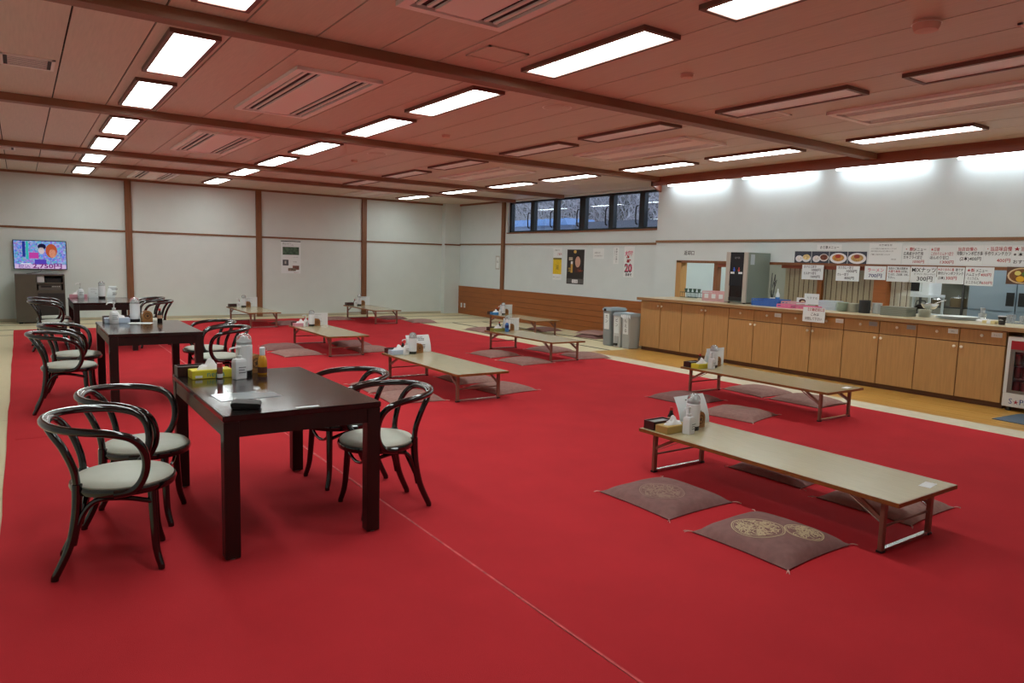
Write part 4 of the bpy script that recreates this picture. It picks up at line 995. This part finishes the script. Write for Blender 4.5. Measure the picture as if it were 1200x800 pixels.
sheet(4.02, 3.71, 1.61, 1.865, 'menu sheet for handmade minced cutlet at 400 yen', [('・当店味自慢', .06, 'inkred', .05, .74, .88), ('手作りメンチカツ', .055, 'ink', .03, .52, .95), ('400円', .055, 'inkred', .5, .2, .48)])
sheet(3.71, 3.36, 1.61, 1.865, 'menu sheet with a red heading beside the minced cutlet sheet', [('★当店', .06, 'inkred', .05, .74, .6), ('※ 本日の', .05, 'ink', .05, .5, .6), ('おすすめ', .05, 'ink', .05, .15, .6)])
XH = XW-.02
sheet(6.51, 6.15, 1.35, 1.572, 'white price sheet for cutlet set meals hanging in the hatch', [('カツとじ定食', .045, 'ink', .07, .8, .6), ('1000円', .05, 'ink', .42, .58, .42), ('とんかつ定食', .045, 'ink', .07, .36, .6), ('1000円', .05, 'ink', .4, .12, .42)], x=XH)
sheet(5.95, 5.59, 1.35, 1.568, 'white price sheet for curry set meals hanging in the hatch', [('カツカレー定食', .045, 'ink', .07, .8, .66), ('1000円', .05, 'ink', .42, .58, .44), ('カレー定食', .045, 'ink', .05, .36, .5), ('800円', .05, 'ink', .38, .12, .4)], x=XH)
sheet(5.52, 5.21, 1.385, 1.575, 'white sheet with pink and blue lettering over the wide hatch post', [('ラーメン', .06, 'inkpink', .12, .6, .76), ('700円', .065, 'navy', .2, .18, .62)], x=XH)
sheet(5.20, 4.885, 1.37, 1.58, 'white sheet of small text with one red line', [('当店のご飯は国産米', .035, 'ink', .05, .8, .84), ('大盛り無料', .038, 'inkred', .05, .6, .55), ('を使用し', .035, 'ink', .62, .6, .3), ('ています。ご注文時、お申し', .035, 'ink', .05, .4, .9), ('下さい。', .035, 'ink', .05, .2, .32)], x=XH)
sheet(4.88, 4.545, 1.37, 1.585, 'white handwritten sheet for mixed nuts at 300 yen', [('MIXナッツ', .075, 'ink', .04, .66, .93), ('ピーナッツ・カシューナッツ', .03, 'ink', .14, .48, .8), ('300円', .075, 'ink', .26, .12, .6)], x=XH)
sheet(4.54, 4.205, 1.37, 1.585, 'white sheet for frankfurter snacks at 300 yen', [('★おつまみに最', .04, 'inkred', .02, .78, .6), ('適です', .04, 'ink', .66, .78, .28), ('骨付ジャンボフランク', .045, 'ink', .03, .54, .92), ('(2本)', .045, 'ink', .05, .26, .24), ('300円', .055, 'inkred', .33, .25, .4)], x=XH)
sheet(4.20, 3.87, 1.36, 1.592, 'white new-menu sheet next to the kitchen refrigerator', [('★新', .05, 'inkred', .05, .74, .28), ('メニュー', .05, 'ink', .36, .74, .4), ('ハムエッグ', .048, 'ink', .03, .52, .5), ('400円', .048, 'inkred', .55, .52, .36), ('ミニうどん', .04, 'ink', .08, .32, .4), ('ミニカルビ丼', .045, 'ink', .03, .1, .56), ('650円', .045, 'inkred', .6, .1, .36)], x=XH)
def noodle(o, w, h):
    MB().disc(0, 0, .0006, w*.47, h*.46).build('printed_bowl', mat('print_bowl', (206, 180, 140), .6), o); MB().disc(0, 0, .001, w*.41, h*.39).build('printed_broth', mat('print_broth', (120, 74, 30), .6, var=.3, vscale=30), o)
    for k, (dx, dy, rr, cc) in enumerate(((-.05, .03, .035, (214, 200, 110)), (.03, .02, .04, (90, 120, 50)), (-.02, -.04, .045, (222, 170, 40)), (.07, -.01, .03, (200, 214, 160)))): MB().disc(dx, dy, .0014+k*.0002, rr, rr*.8).build('printed_topping', mat('print_top_%d' % k, cc, .6), o)
card('food_photo', XH, 3.565, 1.5, .34, .21, 'food photo: bowl of noodle soup with yellow and green toppings', noodle, cat='photo', grp='food photos over the counter', m=mat('photo_brown', (90, 60, 40), .6))
c = card('paper_notice', 8.945, 5.635, .885, .33, .2, 'white paper notice hanging over the counter edge', lambda o, w, h: (L(o, '【食器返却口】', .045, M['inkred'], -.12, .055, .0006, .24), L(o, 'ごみは', .045, M['ink'], -.05, -.01, .0005, .12), L(o, '分別して下さい', .045, M['ink'], -.13, -.07, .0005, .25)), cat='notice', grp=None)

# ------------------------------------------------------------------ the kitchen behind the hatch
KX0, KX1, KY0, KY1 = XW+.15, 12.8, -1.0, 9.54
struct(MB().box(KX0, KX1, KY0, KY1, -.03, 0).build('floor_kitchen', mat('kitchen_floor', (120, 124, 120), .5)), 'grey kitchen floor')
struct(MB().box(KX0, KX1, KY0, KY1, 2.6, 2.65).build('ceiling_kitchen', M['wall2']), 'white kitchen ceiling')
struct(MB().box(KX1, KX1+.1, KY0, KY1, 0, 2.65).build('wall_kitchen_back', mat('kitchen_wall_dull', (150, 146, 132), .8, var=.05, vscale=4)), 'dull kitchen wall behind the hatch')
struct(MB().box(XR+.2, KX1, KY1+.001, KY1+.06, 0, 2.65).build('wall_kitchen_side', M['wall2']), 'white kitchen side wall')
struct(MB().box(KX0, KX1, KY0-.1, KY0, 0, 2.65).build('wall_kitchen_front', M['wall2']), 'white kitchen end wall')
for y in (7.6, 5.0, 2.4):
    t = empty('kitchen_lamp', (11.2, y, 2.6), 0, 'white strip lamp on the kitchen ceiling', 'lamp', 'kitchen strip lamps')
    MB().box(-.1, .1, -.65, .65, -.03, 0).build('housing', M['white'], t); MB().box(-.07, .07, -.6, .6, -.06, -.031).build('tube', M['klamp'], t)
kf = empty('kitchen_refrigerator', (11.4, 4.44, 0), 0, 'large blue-grey steel refrigerator in the kitchen', 'refrigerator')
ks = mat('fridge_bluegrey', (150, 166, 180), .35, metal=.4)
MB().box(.03, .7, -.62, .31, 0, 1.95).build('cabinet', ks, kf)
for a, b_ in ((-.3, .31), (-.62, -.305)):
    for z0, z1 in ((1.0, 1.93), (.08, .985)):
        d = MB().box(0, .028, a+.004, b_-.004, z0, z1).build('door', ks, kf, bevel=.004)
        if a > -.5: MB().box(-.004, -.0005, -.28, -.18, z0+.07, min(z0+.26, z1-.05)).build('handle_recess', M['blackpl'], d)
        else: MB().box(-.004, -.0005, -.42, -.33, z0+.07, min(z0+.26, z1-.05)).build('handle_recess', M['blackpl'], d)
t = empty('kitchen_shelf', (12.25, 5.5, 0), 0, 'dark steel storage shelf with pots against the kitchen wall', 'shelf')
dk = mat('shelf_dark', (50, 46, 42), .6)
for sx in (0, .4):
    for sy in (-.32, .32): MB().box(sx-.015, sx+.015, sy-.015, sy+.015, 0, 1.9).build('upright', dk, t)
for z in (.4, .95, 1.45): MB().box(-.02, .42, -.34, .34, z, z+.02).build('shelf_board', dk, t)
for k, (x, y, z, rr, h) in enumerate(((12.4, 5.3, .971, .12, .14), (12.4, 5.6, .971, .1, .1), (12.4, 5.4, 1.471, .12, .16))):
    t = empty('cooking_pot', (x, y, z), 0, ('wide dark cooking pot on the kitchen shelf', 'small dark cooking pot on the kitchen shelf', 'tall cooking pot on the top kitchen shelf')[k], 'pot')
    MB().lathe([(rr, 0), (rr, h), (rr*.94, h), (rr*.92, .01)], 20).build('pot_body', mat('pot_brown', (100, 84, 60), .4, metal=.3), t, smooth=True); MB().lathe([(rr*1.02, h), (rr*.9, h+.02), (.015, h+.03), (.015, h+.05)], 20).build('lid', M['steel'], t, smooth=True)
t = empty('microwave', (11.35, 5.48, 1.17), 0, 'white microwave oven on a kitchen stand', 'microwave')
MB().box(0, .4, -.2, .2, 0, .27).build('casing', M['white'], t, bevel=.006); MB().box(-.004, -.0005, -.06, .17, .05, .22).build('door_window', dkp, t); MB().box(-.012, -.0005, -.1, -.085, .04, .23).build('door_handle', M['greyl'], t)
t = empty('kitchen_stand', (11.35, 5.48, 0), 0, 'white steel kitchen stand below the microwave', 'stand')
MB().box(-.02, .45, -.24, .24, 1.13, 1.168).build('top_board', M['white'], t); MB().box(-.02, .45, -.24, .24, .84, .87).build('shelf_board', M['white'], t)
for sx in (0, .43):
    for sy in (-.22, .22): MB().box(sx-.015, sx+.015, sy-.015, sy+.015, 0, 1.13).build('leg', M['greyl'], t)
t = empty('kettle', (11.5, 5.45, .8705), 0, 'dark kettle on the shelf under the microwave', 'kettle'); MB().lathe([(.09, 0), (.1, .02), (.085, .12), (.03, .15)], 18).build('kettle_body', M['soy'], t, smooth=True); MB().tube([(0, -.08, .12), (0, -.06, .2), (0, .06, .2), (0, .08, .12)], .008, 8).build('handle', M['blackpl'], t, smooth=True)

# ------------------------------------------------------------------ waste bins
def bin_(x0, x1, y0, y1, h, m, lidm, lab, pap, step=False, lidh=.06):
    t = empty('waste_bin', ((x0+x1)/2, (y0+y1)/2, .001), 0, lab, 'waste bin', 'waste bins at the counter end'); w, l = (x1-x0)/2, (y1-y0)/2
    b = MB(); n = 0
    for z, k in ((0, .88), (.02, .9), (h-lidh, 1)):
        b.v += [(-w*k, -l*k, z), (w*k, -l*k, z), (w*k, l*k, z), (-w*k, l*k, z)]
    for r_ in range(2):
        for i in range(4): j = (i+1) % 4; b.f.append((r_*4+i, r_*4+j, r_*4+4+j, r_*4+4+i))
    b.f += [(3, 2, 1, 0), (8, 9, 10, 11)]
    b.build('body', m, t, bevel=.012)
    ld = MB().box(-w*1.05, w*1.05, -l*1.06, l*1.06, h-lidh+.0015, h-.02).box(-w*.95, w*.95, -l*.95, l*.95, h-.02, h).build('lid', lidm, t, bevel=.006)
    sgn = MB().box(-.0015, 0, -l*.62, l*.62, -.16, .13).build('paper_label', M['paper'], t); sgn.location = (-w*.975, 0, h*.66); sgn.rotation_euler = (0, R_(-1.5), 0)
    for k, ch in enumerate(pap): lt = text(ch, .075, M['ink'], sgn, align='CENTER'); faceX(lt, -.0028, 0, .05-k*.085)
    if step:
        MB().box(-w*.93-.012, -w*.9, -l*.5, l*.5, .08, .2).build('grille', M['grey'], t); MB().box(-w*.93-.03, -w*.9, -.03, .05, .03, .07).build('pedal', M['blackpl'], t)
    else: MB().box(-w*1.05-.006, -w*1.04, l*.1, l*.6, h-lidh-.005, h-.02).build('latch', M['blackpl'] if h > .66 else M['greyl'], t)
    return t
bin_(8.83, 9.22, 9.58, 9.80, .70, mat('bin_mid_grey', (140, 146, 148), .55), M['greyb'], 'tall mid-grey waste bin with a black latch, farthest along the panelling', 'カン')
bin_(8.85, 9.20, 9.34, 9.54, .625, M['greyl'], M['greyb'], 'pale pedal waste bin between the two other bins', 'ビン', True)
t = bin_(8.84, 9.12, 9.09, 9.30, .63, M['grey'], M['greyb'], 'grey waste bin with a plastic bag folded over its lid, touching the counter', 'もえる')
b = MB(); random.seed(9)
for k in range(5):
    yy = .11-.05*k; b.quad((-.16, yy, .60), (-.16, yy-.04, .605), (-.165-.012*random.random(), yy-.055, .53+.04*random.random()), (-.165-.01*random.random(), yy-.01, .52+.05*random.random()))
b.build('plastic_bag_fold', mat('bag_white', (224, 230, 234), .3), t)

# ------------------------------------------------------------------ television and cabinet
tv = empty('television', (.345, 17.36, 1.05), 0, 'flat television showing a colourful programme on the back wall', 'television')
MB().box(-.455, .455, -.03, .03, 0, .585).build('bezel', M['blackpl'], tv, bevel=.004); MB().box(-.2, .2, .03, .039, .15, .45).build('wall_bracket', M['blackpl'], tv)
def screen_mat():
    m = bpy.data.materials.new('tv_picture'); m.use_nodes = True; nt = m.node_tree; nt.nodes.remove(nt.nodes['Principled BSDF'])
    tc = nt.nodes.new('ShaderNodeTexCoord'); v = nt.nodes.new('ShaderNodeTexVoronoi'); v.inputs['Scale'].default_value = 34; nt.links.new(tc.outputs['Object'], v.inputs['Vector'])
    hs = nt.nodes.new('ShaderNodeMixRGB'); hs.inputs[0].default_value = .62; hs.inputs[2].default_value = (.12, .3, .95, 1); nt.links.new(v.outputs['Color'], hs.inputs[1])
    e = nt.nodes.new('ShaderNodeEmission'); e.inputs[1].default_value = .75; nt.links.new(hs.outputs[0], e.inputs[0]); nt.links.new(e.outputs[0], nt.nodes['Material Output'].inputs[0]); return m
scn = MB().box(-.44, .44, -.0312, -.0302, .015, .57).build('screen', screen_mat(), tv)
def patch(x0, x1, z0, z1, c, s=.8, d=.0315): MB().box(x0, x1, -d-.0004, -d, z0, z1).build('picture_patch', emat('tv_%d_%d_%d' % c, c, s), scn)
patch(-.3, -.25, .25, .56, (40, 60, 150)); patch(-.24, -.2, .2, .56, (60, 190, 180)); patch(-.19, -.03, .22, .34, (200, 70, 170)); patch(-.43, .43, .015, .1, (220, 190, 230)); patch(-.1, .1, .1, .2, (90, 70, 190)); patch(-.33, -.16, .105, .12, (240, 240, 255))
for (cx, cz, rx, rz, c) in ((.19, .38, .1, .14, (190, 90, 60)), (.21, .33, .06, .09, (230, 160, 130)), (.02, .38, .05, .07, (220, 200, 205)), (.03, .46, .07, .06, (30, 30, 60))):
    b = MB(); n = 20; b.v = [(cx+rx*math.cos(2*PI*i/n), -.0325, cz+rz*math.sin(2*PI*i/n)) for i in range(n)]; b.f = [tuple(range(n))]; b.build('picture_patch', emat('tv_%d_%d_%d' % c, c, .8), scn)
o = text('2,750円', .12, emat('tv_text', (120, 40, 120), .9), scn, bold=.003, width=.5); o.rotation_euler = (PI/2, 0, 0); o.location = (-.14, -.034, .03)
o = text('税込', .09, emat('tv_text2', (80, 60, 150), .9), scn, width=.2); o.rotation_euler = (PI/2, 0, 0); o.location = (-.38, -.034, .025)
tc_ = empty('television_cabinet', (.3, 16.75, 0), 0, 'brown television cabinet with recorder shelves below the screen', 'cabinet')
cb = mat('cabinet_brown', (84, 76, 64), .5, var=.08, vscale=5); cd = mat('cabinet_dark', (44, 42, 40), .35)
MB().box(-.4, -.05, -.02, .5, .03, .97).build('side_case', cb, tc_); MB().box(-.05, .42, .0, .5, .03, .62).build('lower_case', cb, tc_); MB().box(-.04, .41, -.019, -.001, .06, .6).build('glass_door', cd, tc_, bevel=.003)
MB().box(-.05, .42, .0, .5, .6205, .66).build('shelf', cb, tc_); MB().box(-.05, .42, .0, .5, .78, .81).build('shelf', cb, tc_); MB().box(-.05, .42, .0, .5, .945, .97).build('top_board', cb, tc_); MB().box(.39, .42, .0, .5, .66, .945).build('side_panel', cb, tc_); MB().box(-.05, .39, .48, .5, .66, .945).build('back_panel', cd, tc_)
for sx in (-.33, .35): MB().lathe([(.035, 0), (.035, .03)], 12, (sx, .06, 0)).build('caster', M['blackpl'], tc_)
t = empty('video_recorder', (.47, 16.8, .6605), 0, 'grey video recorder on the television cabinet shelf', 'recorder'); MB().box(-.19, .19, 0, .3, .0, .105).build('casing', mat('recorder_grey', (104, 98, 92), .4), t); MB().box(-.15, .02, -.003, -.0005, .05, .085).build('display', M['blackpl'], t)
for k in range(4): o = MB().lathe([(.011, 0), (.011, .012)], 10).build('button', M['greyl'], t); o.rotation_euler = (PI/2, 0, 0); o.location = (.05+k*.035, -.0005, .07)
t = empty('set_top_box', (.53, 16.82, .8105), 0, 'black set-top box on the upper cabinet shelf', 'box'); MB().box(-.13, .13, 0, .25, 0, .08).build('casing', M['blackpl'], t, bevel=.003); MB().box(-.1, .1, -.002, -.0005, .03, .05).build('display', cd, t)
t = empty('white_carton', (.32, 16.8, .8105), 0, 'white carton beside the set-top box', 'carton'); MB().box(-.06, .06, 0, .2, 0, .125).build('carton_body', M['white'], t, bevel=.003); MB().box(-.061, .061, .06, .1, .0, .1256).build('tape', M['greyl'], t)
o = tag(MB().tube(smooth_path([(.1, 17.0, .975), (.2, 16.95, .99), (.28, 17.0, 1.0), (.33, 17.2, 1.02), (.36, 17.31, 1.06)], 6), .006, 6).build('television_cable', M['blackpl'], smooth=True), 'black cable rising from the cabinet to the television', 'cable')

# ------------------------------------------------------------------ posters and small wall things
def flatY(parent, x0, x1, z0, z1, m, name='printed_area', d=.0008): return MB().box(x0, x1, z0, z1, 0, d).build(name, m, parent)
po = MB().box(-.24, .24, -.39, .39, -.002, 0).build('poster', M['paper']); tag(po, 'white poster with forest and house photos on the back wall', 'poster'); faceY(po, 5.445, YB-.001, 1.43)
flatY(po, -.24, .24, .375, .395, M['ink'], 'hanging_bar'); flatY(po, -.2, .2, .06, .25, mat('print_forest', (70, 92, 74), .7, var=.6, vscale=14)); flatY(po, -.2, -.06, -.2, -.06, mat('print_portrait', (84, 88, 92), .7, var=.2, vscale=8)); flatY(po, -.155, -.115, -.16, -.09, mat('print_face', (186, 182, 176), .7), d=.0012)
flatY(po, .04, .2, -.3, -.2, mat('print_brick', (130, 90, 80), .7, var=.4, vscale=20)); flatY(po, -.07, .12, -.33, -.26, mat('print_house', (120, 110, 96), .7, var=.4, vscale=18), d=.0012)
text('緑のふるさと', .035, M['ink'], po, -.2, .32, .001); text('自然と暮らす住まいのご案内', .02, M['ink'], po, -.2, .285, .001); text('木の家', .03, M['inkgrey'], po, .05, -.12, .001); text('くつろぎの時間', .022, M['inkgrey'], po, .02, .0, .001); text('お問い合わせ', .022, M['inkred'], po, .06, -.375, .001)
def flyer(y0, y1, z0, z1, lab, cat, m=None, name='flyer'):
    o = MB().box(-(y0-y1)/2, (y0-y1)/2, -(z1-z0)/2, (z1-z0)/2, -.0016, 0).build(name, m or M['paper']); tag(o, lab, cat); faceX(o, XR-.001, (y0+y1)/2, (z0+z1)/2); return o
o = flyer(12.98, 12.66, 1.10, 1.82, 'narrow flyer with a yellow block on the side wall', 'flyer')
flatY(o, -.155, .155, -.23, .14, mat('print_yellow', (222, 190, 30), .6, var=.12, vscale=14)); flatY(o, -.155, .155, .1, .14, mat('print_olive', (120, 110, 40), .6), d=.0012); text('ご案内', .06, M['inkred'], o, -.02, .2, .001); text('ご利用下さい', .035, M['ink'], o, -.12, .3, .001); text('お待ちしております', .03, M['inkgrey'], o, -.15, -.31, .001)
text('湯', .12, mat('print_olive', (120, 110, 40), .6), o, -.06, -.12, .0014)
o = flyer(12.47, 11.88, 1.03, 1.79, 'dark beer poster with a glass and a person on the side wall', 'poster', mat('poster_black', (34, 28, 26), .4), 'poster')
flatY(o, -.28, .28, -.365, -.26, mat('poster_greyband', (90, 88, 86), .5)); flatY(o, -.1, .1, -.355, -.28, M['white'], d=.0012); flatY(o, -.16, -.09, -.13, .06, mat('poster_glass', (206, 160, 70), .5)); flatY(o, -.16, -.09, .06, .12, M['white'], d=.0012); flatY(o, -.23, -.1, .14, .21, mat('poster_tag', (180, 170, 150), .5))
b = MB().disc(.08, .11, .001, .09, .12); b.build('printed_face', mat('poster_face', (206, 160, 140), .6), o); MB().disc(.08, .2, .0008, .11, .07).build('printed_hair', mat('poster_hair', (30, 22, 20), .6), o); MB().disc(-.02, .33, .001, .05, .035).build('printed_star', mat('poster_gold', (214, 180, 90), .5), o)
flatY(o, -.03, .2, -.12, .0, mat('poster_cloth', (70, 40, 34), .6)); text('生', .1, mat('poster_gold', (214, 180, 90), .5), o, -.25, -.1, .0014); text('うまい', .06, mat('poster_orange', (200, 90, 40), .5), o, .08, -.1, .0016); text('ビール', .05, M['ink'], o, -.07, -.335, .0016)
o = flyer(11.6, 11.25, 1.6, 1.82, 'plain white notice with two faint lines on the side wall', 'notice'); text('お知らせ', .045, M['inkgrey'], o, -.12, .0, .001); text('本日は通常営業です', .028, M['inkgrey'], o, -.12, -.06, .001)
o = flyer(10.96, 10.8, 1.5, 1.84, 'thin white strip with vertical writing beside the calendar', 'notice')
for k, ch in enumerate('禁煙のお願い'): text(ch, .048, M['ink'], o, -.01, .11-k*.05, .001)
for k, ch in enumerate('ご協力下さい'): text(ch, .034, M['inkgrey'], o, -.06, .11-k*.04, .001)
o = flyer(10.64, 10.35, 1.24, 1.86, 'tall white calendar sheet with big pink characters and number 20', 'calendar', name='calendar')
text('大感謝', .1, M['inkpink'], o, -.115, .13, .001, bold=.006, width=.22); text('祭', .14, M['inkred'], o, -.075, -.0, .001, bold=.006); text('20', .22, M['ink'], o, -.115, -.2, .001, bold=.012, width=.22); text('20', .2, M['inkpink'], o, -.105, -.19, .0018, bold=.002, width=.2); text('日まで', .06, M['ink'], o, -.09, -.28, .001, bold=.003)
o = flyer(15.39, 15.2, 1.27, 1.62, 'narrow framed calligraphy strip beside the window post', 'wall scroll', mat('scroll_grey', (186, 186, 180), .7), 'wall_scroll'); flatY(o, -.065, .065, -.14, .14, M['paper']); text('心', .09, M['ink'], o, -.045, .0, .0014)
for yy in (17.02, 16.85):
    t = empty('wall_outlet', (XR-.0305, yy, .24), 0, 'white wall outlet low on the wood panelling', 'outlet', 'outlets on the wood panelling'); MB().box(-.006, 0, -.04, .04, -.06, .06).build('plate', M['white'], t, bevel=.002); MB().box(-.0072, -.0062, -.02, .02, -.03, .03).build('socket', M['greyl'], t)
